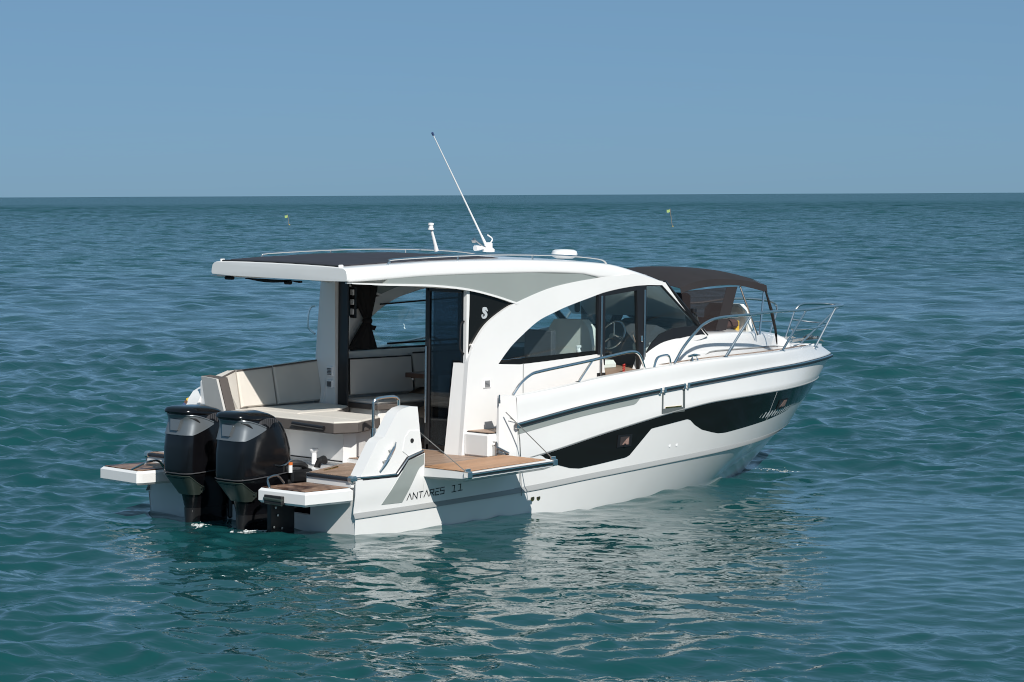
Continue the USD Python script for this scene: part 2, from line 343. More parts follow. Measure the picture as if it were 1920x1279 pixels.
TOPS = lambda x: itp(x, [(0, .62), (.60, .62), (.78, .79), (.985, .85), (.9851, .655), (2.38, .67)])
stb_a, stb_b = aft_side(TOPS, .0, .985), aft_side(TOPS, .986, 2.38)
prt = mirror(aft_side(lambda x: float(itp(x, [(0, .62), (.60, .62), (.78, .79), (.985, .86)])) if x < .985 else float(LV['R'][1](x)), .0, 2.38))
xs_ = np.linspace(.9, 2.38, 12)
pbul = mirror(grid([np.c_[xs_, -LV['R'][0](xs_), LV['R'][1](xs_)], np.c_[xs_, -LV['G'][0](xs_), LV['G'][1](xs_)], np.c_[xs_, -LV['G'][0](xs_)+.13, LV['G'][1](xs_)], np.c_[xs_, -LV['G'][0](xs_)+.13, LV['G'][1](xs_)-.7]]))
zz = np.linspace(-.14, .63, 14)
yt = np.array([float(yh(.0, z)) for z in zz])
trans = prism_yz([(0, -.5)]+[(-y, z) for y, z in zip(yt, zz)]+[(-.98, .63), (-.98, .20), (.98, .20), (.98, .63)]+[(y, z) for y, z in zip(yt[::-1], zz[::-1])], .035, .10)
boat = thing('motor_boat', 'white cabin cruiser with black hull windows and its teak side gate folded down', 'boat')
def bth(a): return cat(a, mirror(a))
hull_p = add(boat, 'hull', cat(bth(bott), bth(fwd), bth(bulw), stb_a, stb_b, prt, pbul, trans), 'gelcoat', smooth=35)
chine = grid([level('SB', .0, .014, .002), level('SB', .0, .016, .012), level('ST', .0, .004, -.004), level('ST', .0, .0, .004)])
add(boat, 'boot_stripe', chine, 'stripe_grey'); add(boat, 'boot_stripe', mirror(chine), 'stripe_grey')
# spray block at the stern corners below the stripe
# knuckle line over the hull windows
kn = level('W', 2.5); kn[:, 1] -= .004
add(boat, 'knuckle_line', bth(tube(kn, .007, 6)), 'stripe_grey')
# rub rail with its steel insert
rr = level('R', 2.36); rr[:, 1] -= .012
SECT = [(2.36, 4.72), (4.80, 5.17), (5.25, 10.03)]
for a, b in SECT:
    q = rr[(rr[:, 0] >= a-.02) & (rr[:, 0] <= b+.02)]
    q = np.vstack([[a, -float(LV['R'][0](a))-.012, float(LV['R'][1](a))], q[(q[:, 0] > a+.01) & (q[:, 0] < b-.005)], [b, -float(LV['R'][0](b))-.012, float(LV['R'][1](b))]])
    n0 = add(boat, 'rub_rail', tube(q, .026, 8), 'navy_rubber')
    add(n0, 'steel_strip', tube(q+np.array([0, -.018, .012]), .010, 6), 'steel')
for a in (2.36, 4.72, 4.80, 5.17, 5.25):
    y, z = -float(LV['R'][0](a))-.015, float(LV['R'][1](a)); add(boat, 'rail_cap', cbox(a-.02, a+.02, y-.025, y+.025, z-.035, z+.032), 'steel')
q = mirror(tube(np.vstack([[0.0, -1.67, .63], [.6, -1.67, .63], [.76, -1.68, .80], [1.0, -1.70, .88], rr]), .028, 8)); add(boat, 'rub_rail', q, 'navy_rubber')
q = tube([[0.0, -1.655, .635], [.3, -1.66, .63], [.61, -1.66, .635], [.77, -1.665, .80], [.985, -1.665, .855]], .022, 8); n0 = add(boat, 'rub_rail', q, 'navy_rubber')
add(n0, 'steel_strip', shift(tube([[0.0, -1.655, .635], [.3, -1.66, .63], [.61, -1.66, .635], [.77, -1.665, .80], [.985, -1.665, .855]], .009, 6), (0, -.016, .012)), 'steel')
q = [[-.0, -1.655, .635], [-.02, -1.64, .635], [-.02, -.99, .635]]; add(boat, 'rub_rail', tube(q, .022, 8), 'navy_rubber'); add(boat, 'rub_rail', mirror(tube(q, .022, 8)), 'navy_rubber')
add(boat, 'corner_casting', cbox(-.045, .05, -1.69, -1.60, .60, .67, .02), 'steel'); add(boat, 'corner_casting', cbox(-.045, .05, 1.60, 1.69, .60, .67, .02), 'steel')
# hull windows: sheets lying on the hull, a little proud
HB = [(2.75, .715), (2.90, .635), (3.06, .575), (3.25, .53), (3.41, .513), (3.7, .535), (4.20, .58), (4.27, .60), (4.62, .885), (5.29, .95), (5.36, .935), (5.47, .87), (5.65, .80), (5.9, .75), (6.05, .727), (6.23, .72), (7.35, .775), (9.0, .89), (9.3, .92), (9.42, .945), (9.62, 1.09), (9.68, 1.12)]
def on_hull(x0, x1, zb, zt, nx, nz, off, t=.012):
    xs = np.linspace(x0, x1, nx); P, Q = [], []
    for k in np.linspace(0, 1, nz):
        z = np.array([zb(x)+(zt(x)-zb(x))*k for x in xs]); y = yh(xs, z)
        P.append(np.c_[xs, -y-off, z]); Q.append(np.c_[xs, -y+t, z])
    P, Q = np.array(P), np.array(Q); e = [grid(P), grid(Q, True)]
    for s, fl in (((slice(None), 0), 1), ((slice(None), -1), 0), ((0, slice(None)), 1), ((-1, slice(None)), 0)): e.append(grid(np.stack([P[s], Q[s]], 0), bool(fl)))
    return cat(*e)
ZT = lambda x: float(LV['W'][1](x))-.012
ZB = lambda x: min(float(itp(x, HB)), ZT(x)-.001)
for a, b, n in ((2.75, 7.385, 150), (7.40, 9.62, 60)):
    g_ = on_hull(a, b, ZB, ZT, n, 6, .005)
    add(boat, 'hull_window', g_, 'black_glass', smooth=True); add(boat, 'hull_window', mirror(g_), 'black_glass', smooth=True)
for x0, x1, z0, z1 in ((4.02, 4.27, .705, .845), (7.60, 7.94, .89, 1.01)):
    n0 = add(boat, 'porthole', on_hull(x0, x1, lambda x: z0, lambda x: z1, 8, 4, .014), 'black_frame')
    add(n0, 'pane', on_hull(x0+.045, x1-.045, lambda x: z0+.022, lambda x: z1-.022, 6, 4, .017), 'dim_pane')
    add(n0, 'lit_patch', on_hull(x0+.085, x1-.06, lambda x: z0+.028, lambda x: z0+.03+.075*min(1, (x-x0-.08)/.09), 8, 3, .019), 'pink_inside')  # pinkish interior showing through the pane
    add(n0, 'handle', on_hull(x0+.115, x0+.145, lambda x: z0+.0, lambda x: z0+.04, 3, 3, .022), 'black_frame')
# square boarding hatch frame amidships
add(boat, 'side_hatch', on_hull(4.815, 5.155, lambda x: 1.105, lambda x: float(LV['R'][1](x))-.03, 8, 5, .004), 'gelcoat')
fr = [on_hull(4.775, 4.80, lambda x: 1.05, lambda x: float(LV['R'][1](x))-.03, 3, 5, .008), on_hull(5.17, 5.205, lambda x: 1.05, lambda x: float(LV['R'][1](x))-.03, 3, 5, .008), on_hull(4.775, 5.205, lambda x: 1.045, lambda x: 1.10, 8, 3, .008)]
add(boat, 'hatch_frame', cat(*fr), 'hatch_grey')
add(boat, 'hatch_hinge', on_hull(4.84, 5.14, lambda x: 1.104, lambda x: 1.118, 5, 3, .012), 'brass')
add(boat, 'grey_band', on_hull(2.385, 4.40, lambda x: float(LV['R'][1](x))-.03-(.072 if x < 4.30 else .072*(4.40-x)/.10+.001), lambda x: float(LV['R'][1](x))-.022, 50, 3, .004), 'grey_paint')
# grey quarter panel and lettering
gp = Polygon([(.755, .785), (.972, .84), (.972, .73), (.915, .70), (.885, .665), (.69, .345), (.39, .345)])
def drape(poly, off, t=.003, cell=.05):
    P_ = _poly(poly); V, F = [], []
    m = trimesh.creation.extrude_polygon(P_, .001, engine='earcut')
    m = trimesh.Trimesh(*trimesh.remesh.subdivide_to_size(m.vertices, m.faces, cell))
    v = np.array(m.vertices); top = v[:, 2] > .0005
    y = -yh(v[:, 0], v[:, 1])-np.where(top, off, -t)
    r = trimesh.Trimesh(np.c_[v[:, 0], y, v[:, 1]], m.faces, process=False)
    r.invert() if r.volume < 0 else None
    return r
add(boat, 'quarter_panel', drape(gp, .004), 'grey_paint')
def stroke(pts, w): return LineString(pts).buffer(w/2, cap_style=2, join_style=2)
GL = {'A': [[(0, 0), (.42, 1), (.84, 0)]], 'N': [[(0, 0), (0, 1), (.75, 0), (.75, 1)]], 'T': [[(0, 1), (.8, 1)], [(.4, 1), (.4, 0)]],
      'R': [[(0, 0), (0, 1), (.66, 1), (.66, .5), (0, .5)], [(.32, .5), (.76, 0)]], 'E': [[(.7, 1), (0, 1)], [(0, .5), (.6, .5)], [(.7, 0), (0, 0), (0, .5)]],
      'S': [[(.7, 1), (0, 1), (0, .52), (.68, .52), (.68, 0), (0, 0)]], '1': [[(0, 1), (.34, 1), (.34, 0)], [(0, 0), (.68, 0)]]}
def word(s, x0, z0, x1, z1, h):
    adv = [sum([0]) or (max(p[0] for st in GL[c] for p in st)+.22) for c in s]; tot = sum(adv)-.22; L = x1-x0; px = 0
    for c, a in zip(s, adv):
        sc = L/tot
        g = unary_union([stroke([(x0+(px+p[0])*sc, z0+(z1-z0)*((px+p[0])/tot)+p[1]*h) for p in st], .0085) for st in GL[c]])
        for gg in (g.geoms if hasattr(g, 'geoms') else [g]): yield gg
        px += a
for nm, s, x0, z0, x1, z1 in (('name_letter', 'ANTARES', .755, .362, 1.30, .395), ('name_digit', '11', 1.415, .400, 1.575, .412)):
    ws = list(word(s, x0, z0, x1, z1, .068)); add(boat, 'boat_name' if nm == 'name_letter' else 'boat_number', cat(*[drape(g, .004, .001, .1) for g in ws]), 'lettering', smooth=False)
for x in (2.67, 2.765):
    z = .235; y = -float(yh(x, z)); n0 = add(boat, 'drain_fitting', tube([[x, y-.005, z], [x, y+.03, z]], .030, 14), 'brass'); add(n0, 'drain_hole', tube([[x, y-.007, z], [x, y, z]], .014, 10), 'black_rubber')
for x in (5.02, 5.16): z = .66; y = -float(yh(x, z)); add(boat, 'skin_fitting', tube([[x, y-.004, z], [x, y+.03, z]], .020, 12), 'white_plastic')

# ---------------------------------------------------------------- stern: wings, swim platforms, aft deck
WING = [(.10, .645), (.33, .985), (.37, 1.02), (.44, 1.045), (.575, 1.23), (.62, 1.285), (.69, 1.325), (.80, 1.345), (.915, 1.335), (.95, 1.09), (.985, .87), (.80, .80), (.74, .74), (.62, .645)]
wg = prism_xz(WING, -1.655, -1.50)
n0 = add(boat, 'quarter_wing', wg, 'gelcoat'); add(boat, 'quarter_wing', mirror(prism_xz([(.46, .645), (.49, 1.0), (.52, 1.10), (.57, 1.22), (.64, 1.30), (.74, 1.345), (1.2, 1.345), (1.2, .8), (.9, .645)], -1.655, -1.47)), 'gelcoat')
add(n0, 'wing_inlay', prism_xz([(.985-.012, .875), (.80, .815), (.70, .88), (.74, 1.03), (.80, 1.09), (.945, 1.085)], -1.662, -1.65), 'gelcoat')
add(n0, 'filler_cap', tube([[.83, -1.668, .985], [.83, -1.64, .985]], .024, 14), 'black_rubber')
cl = add(boat, 'cleat', tube([[.37, -1.675, .70], [.44, -1.695, .80], [.53, -1.70, .92], [.58, -1.68, .985]], [.010, .018, .018, .008], 8, 3), 'steel')
add(cl, 'cleat_foot', rod((.43, -1.65, .79), (.44, -1.70, .81), .022, .016), 'steel'); add(cl, 'cleat_foot', rod((.51, -1.65, .90), (.52, -1.70, .91), .022, .016), 'steel')
add(boat, 'nav_light', cbox(.56, .63, -1.56, -1.51, 1.13, 1.20, .015), 'white_plastic')
def platform(s):
    P = Polygon([(-.64, -.98), (-.72, -1.0), (-.72, -1.60), (-.66, -1.67), (.04, -1.67), (.04, -.98)])
    P = Polygon([(-.63, -.95), (-.70, -.99), (-.66, -1.655), (-.0, -1.655), (-.0, -.95)])
    body = pad(P, .395, .545, .025)
    f = (lambda m: m) if s < 0 else mirror
    p0 = add(boat, 'swim_platform', f(body), 'gelcoat')
    edge = P.buffer(-.03)
    add(p0, 'caulk_bed', f(prism_xy(edge, .543, .549)), 'black_rubber', smooth=False)
    w = .058; y = -1.63
    while y < -.98:
        pl = edge.buffer(-.006).intersection(Polygon([(-2, y+.004), (2, y+.004), (2, y+w-.004), (-2, y+w-.004)]))
        if pl.area > .002: add(p0, 'plank', f(prism_xy(pl, .546, .556)), 'teak_wet', smooth=False)
        y += w
    hp = tube([[-.66, -1.12, .55], [-.60, -1.02, .61], [-.55, -.985, .64], [-.42, -.965, .645], [-.33, -.965, .56]], .014, 8, 4)
    add(p0, 'grab_handle', f(hp), 'chrome_dark')
    if s < 0:
        add(p0, 'ladder_recess', cbox(-.715, -.60, -1.36, -1.09, .40, .485, .004), 'black_rubber'); 
        lp = add(p0, 'boarding_ladder', cat(rod((-.705, -1.36, .44), (-.705, -1.09, .445), .02), rod((-.70, -1.35, .40), (-.70, -1.10, .405), .014)), 'plate_green')
    else: pass
platform(-1); platform(1)
trim = thing('trim_tab_pump', 'black bracket with bolts under the right swim platform', 'bracket', (-.25, -.8, .0))
add(trim, 'plate', cbox(-.42, -.08, -.86, -.80, -.10, .37, .01), 'leg_black')
for (a, b) in ((-.36, .30), (-.33, .22), (-.38, .10), (-.27, .08), (-.30, .02)): add(trim, 'bolt', tube([[a, -.875, b], [a, -.85, b]], .013, 8), 'steel')
# transom wings of the hull under the step, aft deck (teak), well
def deckpart(f, nm):
    P = Polygon([(-.01, -1.64), (-.01, -.99), (.93, -.56), (.93, -1.49), (.10, -1.50), (.06, -1.64)])
    d0 = add(boat, 'aft_deck', f(prism_xy(Polygon([(-.02, -1.645), (-.02, -.97), (.40, -.80), (1.0, -.50), (1.0, -1.645)]), .55, .652)), 'gelcoat')
    add(d0, 'caulk_bed', f(prism_xy(P, .650, .655)), 'black_rubber', smooth=False)
    y = -1.62
    while y < -.6:
        pl = P.buffer(-.008).intersection(Polygon([(-2, y+.003), (2, y+.003), (2, y+.055), (-2, y+.055)]))
        if pl.area > .002:
            for g in (pl.geoms if hasattr(pl, 'geoms') else [pl]):
                if g.area > .002: add(d0, 'plank', f(prism_xy(g, .652, .661)), 'teak_old', smooth=False)
        y += .058
deckpart(lambda m: m, ''); deckpart(mirror, '')
add(boat, 'engine_well', cat(cbox(.36, .46, -.99, .99, -.3, .64), cbox(.30, 1.0, -.6, 1.0, .52, .60)), 'gelcoat')
add(boat, 'transom_pillar', cbox(.04, .46, -1.0, -.955, -.3, .60), 'gelcoat'); add(boat, 'transom_pillar', cbox(.04, .46, .955, 1.0, -.3, .60), 'gelcoat')
add(boat, 'engine_bracket', cbox(.27, .36, -.93, .93, -.2, .56, .01), 'leg_black')  # added plate, black for the shade between the engines and bracket near the platform
h1 = add(boat, 'deck_hose', tube([[.62, -.42, .60], [.62, -.46, .68], [.60, -.55, .72], [.55, -.62, .70]], .035, 10, 3), 'black_rubber')
add(boat, 'deck_drain', lathe((.80, -.18, .62), [(.028, .0), (.028, .12), (.05, .15), (.05, .17)], 12), 'white_plastic')
add(boat, 'tow_eye', tube([[.20, -1.0, .66], [.35, -.95, .665], [.50, -.88, .668]], .010, 6), 'brass')
# cockpit sole in teak
sole = Polygon([(.98, -1.60), (.98, 1.45), (2.26, 1.45), (2.26, -1.60)])
s0 = add(boat, 'cockpit_sole', prism_xy(sole, .60, .692), 'gelcoat')
add(s0, 'caulk_bed', prism_xy(Polygon([(1.0, -1.58), (1.0, -.2), (2.25, -.2), (2.25, -1.58)]), .690, .695), 'black_rubber', smooth=False)
y = -1.575
while y < -.25: add(s0, 'plank', cbox(1.005, 2.245, y, y+.054, .692, .701, .001), 'teak_old', smooth=False); y += .058
# stern hoop and stanchion socket
add(boat, 'stern_hoop', tube([[.90, -1.0, .66], [.90, -1.0, 1.27], [.91, -1.0, 1.345], [.97, -1.0, 1.378], [1.18, -1.0, 1.385], [1.25, -1.0, 1.36], [1.27, -1.0, 1.27], [1.27, -1.0, .70]], .017, 10, 4), 'steel')
add(boat, 'hoop_socket', lathe((.90, -1.0, .90), [(.03, 0), (.034, .02), (.03, .16), (.02, .165)], 12), 'steel')

# ---------------------------------------------------------------- folding side gate
g0 = add(boat, 'side_gate', hull([(.975, -1.63, .69), (2.25, -1.63, .735), (.975, -1.63, .60), (2.25, -1.63, .64), (.985, -2.33, .69), (2.30, -2.33, .74), (.985, -2.33, .625), (2.30, -2.33, .672), (1.03, -2.25, .585), (2.22, -2.25, .63), (1.03, -1.7, .575), (2.22, -1.7, .62)]), 'gelcoat')
gz = lambda x: .69+(x-.975)*.0355
def gprism(x0, x1, y0, y1, t0, t1): return hull([(x, y, gz(x)+t) for x in (x0, x1) for y in (y0, y1) for t in (t0, t1)])
add(g0, 'caulk_bed', gprism(1.0, 2.22, -2.285, -1.64, -.002, .004), 'black_rubber', smooth=False)
y = -2.28
while y < -1.66: add(g0, 'plank', gprism(1.008, 2.212, y, y+.0535, .0, .009), 'teak_new', smooth=False); y += .0575
add(g0, 'rub_rail', tube([[1.0, -2.335, gz(1.0)-.03], [2.29, -2.335, gz(2.29)-.03]], .020, 8), 'navy_rubber')
add(g0, 'steel_strip', tube([[1.0, -2.352, gz(1.0)-.022], [2.29, -2.352, gz(2.29)-.022]], .008, 6), 'steel')
for x in (1.0, 2.29):
    add(g0, 'corner_casting', cat(cbox(x-.035, x+.035, -2.365, -2.29, gz(x)-.06, gz(x)+.01, .01), cbox(x-.015, x+.06, -2.31, -2.285, gz(x)-.0, gz(x)+.035, .006)), 'steel')
add(g0, 'stay_wire', rod((.99, -1.62, 1.055), (.975, -2.30, gz(.98)+.02), .0045, n=6), 'wire')
add(g0, 'stay_wire', rod((2.26, -1.64, 1.20), (2.29, -2.30, gz(2.29)+.02), .0055, n=6), 'wire')
add(g0, 'stay_wire', tube([[2.30, -1.66, 1.14], [2.38, -1.70, 1.06], [2.42, -1.71, .80], [2.44, -1.70, .50], [2.48, -1.68, .28]], .004, 6, 3), 'wire')
add(g0, 'hinge_arm', cat(rod((2.22, -1.53, .82), (2.27, -1.68, .755), .016), rod((2.22, -1.53, .74), (2.27, -1.68, .75), .012), tube([[2.22, -1.50, .84], [2.22, -1.54, .84]], .03, 10)), 'chrome_dark')
add(boat, 'gate_lock', cbox(2.20, 2.215, -1.56, -1.50, .72, .88, .004), 'chrome_dark')
# bulwark end post
add(boat, 'bulwark_post', hull([(2.27, -1.52, 1.37), (2.385, -1.67, 1.375), (2.385, -1.50, 1.375), (2.27, -1.50, 1.37), (2.25, -1.55, .70), (2.385, -1.695, .70), (2.385, -1.50, .70), (2.25, -1.50, .70), (2.385, -1.70, 1.08)]), 'gelcoat')
add(boat, 'gate_pin', cat(rod((2.24, -1.56, 1.30), (2.24, -1.56, 1.385), .009), cbox(2.232, 2.248, -1.572, -1.55, 1.29, 1.33, .004)), 'chrome_dark')

# ---------------------------------------------------------------- decks
xs = np.linspace(2.75, 9.75, 60)
def deck_z(x): return np.where(x < 4.6, itp(x, [(2.7, .97), (4.0, 1.36), (4.6, 1.50)]), LV['G'][1](x)-.075)
dk = np.array([np.c_[xs, s*np.maximum(LV['G'][0](xs)-.10, .01), deck_z(xs)] for s in (-1, -.5, 0, .5, 1)])
d0 = add(boat, 'side_deck', grid(dk), 'teak_old', smooth=False)
add(boat, 'entry_step', cbox(2.14, 2.53, -1.50, -1.12, .70, .955, .02), 'gelcoat')
st = add(boat, 'step_tread', prism_xy([(2.17, -1.47), (2.17, -1.14), (2.9, -1.14), (2.9, -1.45)], .955, .963), 'black_rubber')
y = -1.455
while y < -1.16: add(st, 'plank', cbox(2.19, 2.88, y, y+.052, .957, .970, .002), 'teak_old', smooth=False); y += .056
add(boat, 'step_riser', cbox(2.53, 2.95, -1.50, -1.12, .70, .95, .01), 'gelcoat')

# ---------------------------------------------------------------- cabin
ARCH = [(2.19, 1.71), (2.235, 1.83), (2.30, 1.94), (2.46, 2.11), (2.68, 2.24), (2.94, 2.345), (3.43, 2.48), (3.85, 2.545), (4.27, 2.585)]
arch = spline([(a, 0, b) for a, b in ARCH], 4)[:, [0, 2]].tolist()
WIN = [(2.66, 1.675), (2.79, 1.80), (2.93, 1.912), (3.27, 2.118), (3.55, 2.215), (3.79, 2.283), (4.20, 2.378), (4.39, 2.42), (4.70, 2.46), (5.02, 2.482), (5.38, 2.475)]
win = spline([(a, 0, b) for a, b in WIN], 4)[:, [0, 2]].tolist()
open_ = Polygon(win+[(6.02, 2.0), (6.17, 1.865), (6.1, 1.872), (5.85, 1.858), (5.53, 1.82), (5.35, 1.76), (5.22, 1.69), (5.13, 1.60), (5.12, 1.44), (4.42, 1.44), (4.36, 1.72), (3.9, 1.695), (3.45, 1.672), (3.0, 1.655)])
side = Polygon([(2.10, .70), (2.19, 1.71)]+arch+[(4.9, 2.62), (5.45, 2.50), (5.47, 2.47), (6.06, 2.0), (6.24, 1.86), (6.1, 1.82), (5.8, 1.78), (5.5, 1.69), (5.25, 1.5), (5.12, 1.3), (2.7, .9), (2.7, .70)]).difference(open_)
portw = Polygon(spline([(a, 0, b) for a, b in [(2.52, 1.70), (2.60, 1.81), (2.75, 1.98), (2.95, 2.14), (3.24, 2.28), (3.5, 2.345), (3.71, 2.385), (4.2, 2.43), (4.7, 2.46), (5.38, 2.475)]], 4)[:, [0, 2]].tolist()+[(6.02, 2.0), (6.17, 1.865), (5.85, 1.858), (5.53, 1.82), (5.2, 1.72), (4.4, 1.70)])
pside = Polygon([(2.10, 1.0), (2.19, 1.71)]+[(a, b) for a, b in arch if a < 2.2]+[(2.2, 2.5), (2.5, 2.6), (4.9, 2.62), (5.45, 2.50), (5.47, 2.47), (6.06, 2.0), (6.24, 1.86), (6.1, 1.82), (5.8, 1.78), (5.5, 1.69), (5.25, 1.5), (5.12, 1.3), (2.7, .9)]).buffer(0).difference(portw)
cs = add(boat, 'cabin_side', prism_xz(side, -1.13, -1.07), 'gelcoat'); cp = add(boat, 'cabin_side', prism_xz(pside, 1.12, 1.18), 'gelcoat')
add(boat, 'cabin_corner', hull([(2.10, -1.075, .70), (2.06, -.90, .70), (2.20, -.90, .70), (2.19, -1.075, 1.70), (2.16, -.93, 1.70), (2.25, -.93, 1.70), (2.25, -1.075, .70)]), 'gelcoat')
def ring_win(poly, w): return poly.difference(poly.buffer(-w))
# aft side window with its black band, door, quarter window
def clipx(a, b, p=open_): return p.intersection(Polygon([(a, 0), (b, 0), (b, 4), (a, 4)]))
w1 = clipx(0, 4.30); band = w1.intersection(Polygon([(2, 1), (2.0, 1.70), (3.0, 1.722), (3.5, 1.735), (4.31, 1.76), (4.31, 1)]))
sw = add(boat, 'side_window', prism_xz(band, -1.122, -1.095), 'black_glass')
add(sw, 'pane', prism_xz(w1.difference(band.buffer(.001)), -1.118, -1.112), 'clear_glass')
pw = add(boat, 'side_window', prism_xz([(2.53, 1.700), (4.36, 1.700), (4.36, 1.722), (2.55, 1.722)], 1.125, 1.15), 'black_frame')
add(pw, 'pane', prism_xz(clipx(0, 4.30, portw), 1.155, 1.160), 'clear_glass')
add(boat, 'window_bar', cat(rod((2.98, 1.10, 2.225), (4.3, 1.10, 2.27), .010), rod((3.1, 1.10, 1.765), (4.3, 1.10, 1.775), .012)), 'black_frame')
dr = clipx(4.27, 5.09)
do = Polygon([(4.37, 1.44), (4.36, 2.395), (4.94, 2.448), (5.0, 1.44)])
sd = add(boat, 'side_door', prism_xz(dr.difference(do.buffer(-.02)).union(Polygon([(4.27, 1.40), (4.40, 1.40), (4.40, 1.5), (4.27, 1.5)])), -1.145, -1.10), 'black_frame')
add(sd, 'pane', prism_xz(do.buffer(-.02).intersection(Polygon([(4, 1.72), (6, 1.72), (6, 3), (4, 3)])), -1.122, -1.116), 'clear_glass')
add(sd, 'door_rail', cat(cbox(4.305, 4.335, -1.155, -1.145, 1.44, 2.38, .004), cbox(5.045, 5.075, -1.155, -1.145, 1.46, 2.43, .004)), 'chrome_dark')
add(sd, 'door_handle', cbox(4.99, 5.02, -1.165, -1.14, 1.83, 1.90, .006), 'steel')
fq = clipx(5.09, 7)
fo = fq.buffer(-.012).intersection(Polygon([(5.10, 3), (5.10, 1.65), (5.15, 1.72), (5.22, 1.80), (5.36, 1.90), (5.58, 1.965), (5.78, 1.975), (6.3, 1.985), (6.3, 3)]))
qf = add(boat, 'quarter_window', prism_xz(fq.difference(fo), -1.124, -1.10), 'black_frame')
add(qf, 'pane', prism_xz(fo, -1.118, -1.112), 'clear_glass')
add(boat, 'quarter_window', prism_xz(clipx(4.41, 7, portw), 1.15, 1.156), 'clear_glass')
add(boat, 'window_mullion', cbox(4.31, 4.40, 1.10, 1.17, 1.6, 2.42), 'black_frame')
# white capping below the side windows, panel seam
add(boat, 'panel_seam', cbox(3.05, 3.062, -1.134, -1.12, 1.3, 1.66, .001), 'stripe_grey')
# grey wedge under the roof and its white lower lip
low = spline([(a, 0, b) for a, b in [(.97, 2.60), (1.60, 2.575), (2.16, 2.52), (2.58, 2.438), (2.94, 2.345)]], 6)[:, [0, 2]].tolist()
wedge = Polygon(low+[p for p in arch if p[0] > 2.95]+[(4.0, 2.635), (3.2, 2.665), (2.3, 2.67), (1.6, 2.665), (1.0, 2.645)])
add(boat, 'roof_wedge', prism_xz(wedge, -1.125, -1.05), 'grey_paint'); add(boat, 'roof_wedge', prism_xz(wedge, 1.05, 1.125), 'grey_paint')
lip = Polygon([(.45, 2.622)]+low+[(2.97, 2.335)]+[(a, b-.022) for a, b in low[::-1]]+[(.45, 2.61)])
add(boat, 'roof_lip', prism_xz(lip, -1.135, -1.03), 'gelcoat'); add(boat, 'roof_lip', prism_xz(lip, 1.03, 1.135), 'gelcoat')
bp = Polygon([(2.22, 1.72), (2.245, 2.495)]+[(a, b-.02) for a, b in low if a > 2.25]+[(2.94, 2.32)]+[(a+.01, b-.005) for a, b in arch[::-1] if a < 2.93])
bk = add(boat, 'aft_quarter_window', prism_xz(bp.buffer(0), -1.095, -1.075), 'black_glass', label='dark corner pane with a silver emblem'); add(boat, 'aft_quarter_window', mirror(prism_xz(bp.buffer(0), -1.095, -1.075)), 'black_glass')
# emblem: a curled creature drawn as a thick S with a snout
def taper_stroke(P, Wd):
    P = spline([(a, 0, b) for a, b in P], 6)[:, [0, 2]]; w = np.interp(np.linspace(0, 1, len(P)), np.linspace(0, 1, len(Wd)), Wd)
    t = np.gradient(P, axis=0); n = np.c_[-t[:, 1], t[:, 0]]/np.linalg.norm(t, axis=1, keepdims=True)
    return Polygon(np.vstack([P+n*w[:, None]/2, (P-n*w[:, None]/2)[::-1]])).buffer(.001)
em = unary_union([taper_stroke([(2.505, 2.268), (2.485, 2.288), (2.455, 2.285), (2.452, 2.262), (2.475, 2.245), (2.490, 2.222), (2.478, 2.198), (2.445, 2.190), (2.425, 2.205)], [.012, .03, .038, .036, .036, .034, .028, .02, .012]),
                  taper_stroke([(2.49, 2.28), (2.515, 2.262)], [.02, .008]), taper_stroke([(2.45, 2.29), (2.447, 2.305)], [.02, .006]), taper_stroke([(2.425, 2.205), (2.432, 2.222), (2.445, 2.218)], [.012, .01, .006])])
add(bk, 'emblem', prism_xz(em if em.geom_type == 'Polygon' else max(em.geoms, key=lambda g: g.area), -1.101, -1.094), 'logo_silver', smooth=False)
# bulkhead: port pillar, black post, sliding door leaf, lintel
add(boat, 'port_pillar', hull([(2.16, 1.33, 1.0), (2.16, .965, 1.0), (2.24, 1.33, 1.0), (2.24, .965, 1.0), (2.14, 1.20, 2.55), (2.14, .965, 2.55), (2.24, 1.20, 2.55), (2.24, .965, 2.55), (2.16, 1.30, 1.7), (2.24, 1.30, 1.7)]), 'gelcoat')
add(boat, 'door_post', cbox(2.19, 2.215, .80, .962, .70, 2.58, .006), 'black_frame')
for z0, z1 in ((1.435, 1.545), (1.30, 1.39)):
    v0 = add(boat, 'air_vent', cbox(2.135, 2.165, .965+.03, 1.09, z0, z1, .005), 'white_plastic')
    for k in range(5): add(v0, 'slat', cbox(2.125, 2.137, 1.01, 1.075, z0+.016+k*(z1-z0-.03)/5, z0+.024+k*(z1-z0-.03)/5, .002), 'grille')
v0 = add(boat, 'air_vent', cbox(2.42, 2.535, -1.142, -1.128, 1.42, 1.515, .004), 'white_plastic')
for k in range(6): add(v0, 'slat', cbox(2.44, 2.515, -1.148, -1.141, 1.432+k*.0125, 1.438+k*.0125, .001), 'grille')
add(boat, 'grab_rail', tube([[2.19, 1.345, 2.22], [2.17, 1.40, 2.20], [2.15, 1.42, 2.12], [2.15, 1.42, 1.98], [2.17, 1.39, 1.93], [2.18, 1.34, 1.90]], .012, 8, 3), 'steel')
add(boat, 'stern_window_edge', cbox(2.24, 2.26, 1.28, 1.36, 1.58, 1.9, .004), 'black_glass')
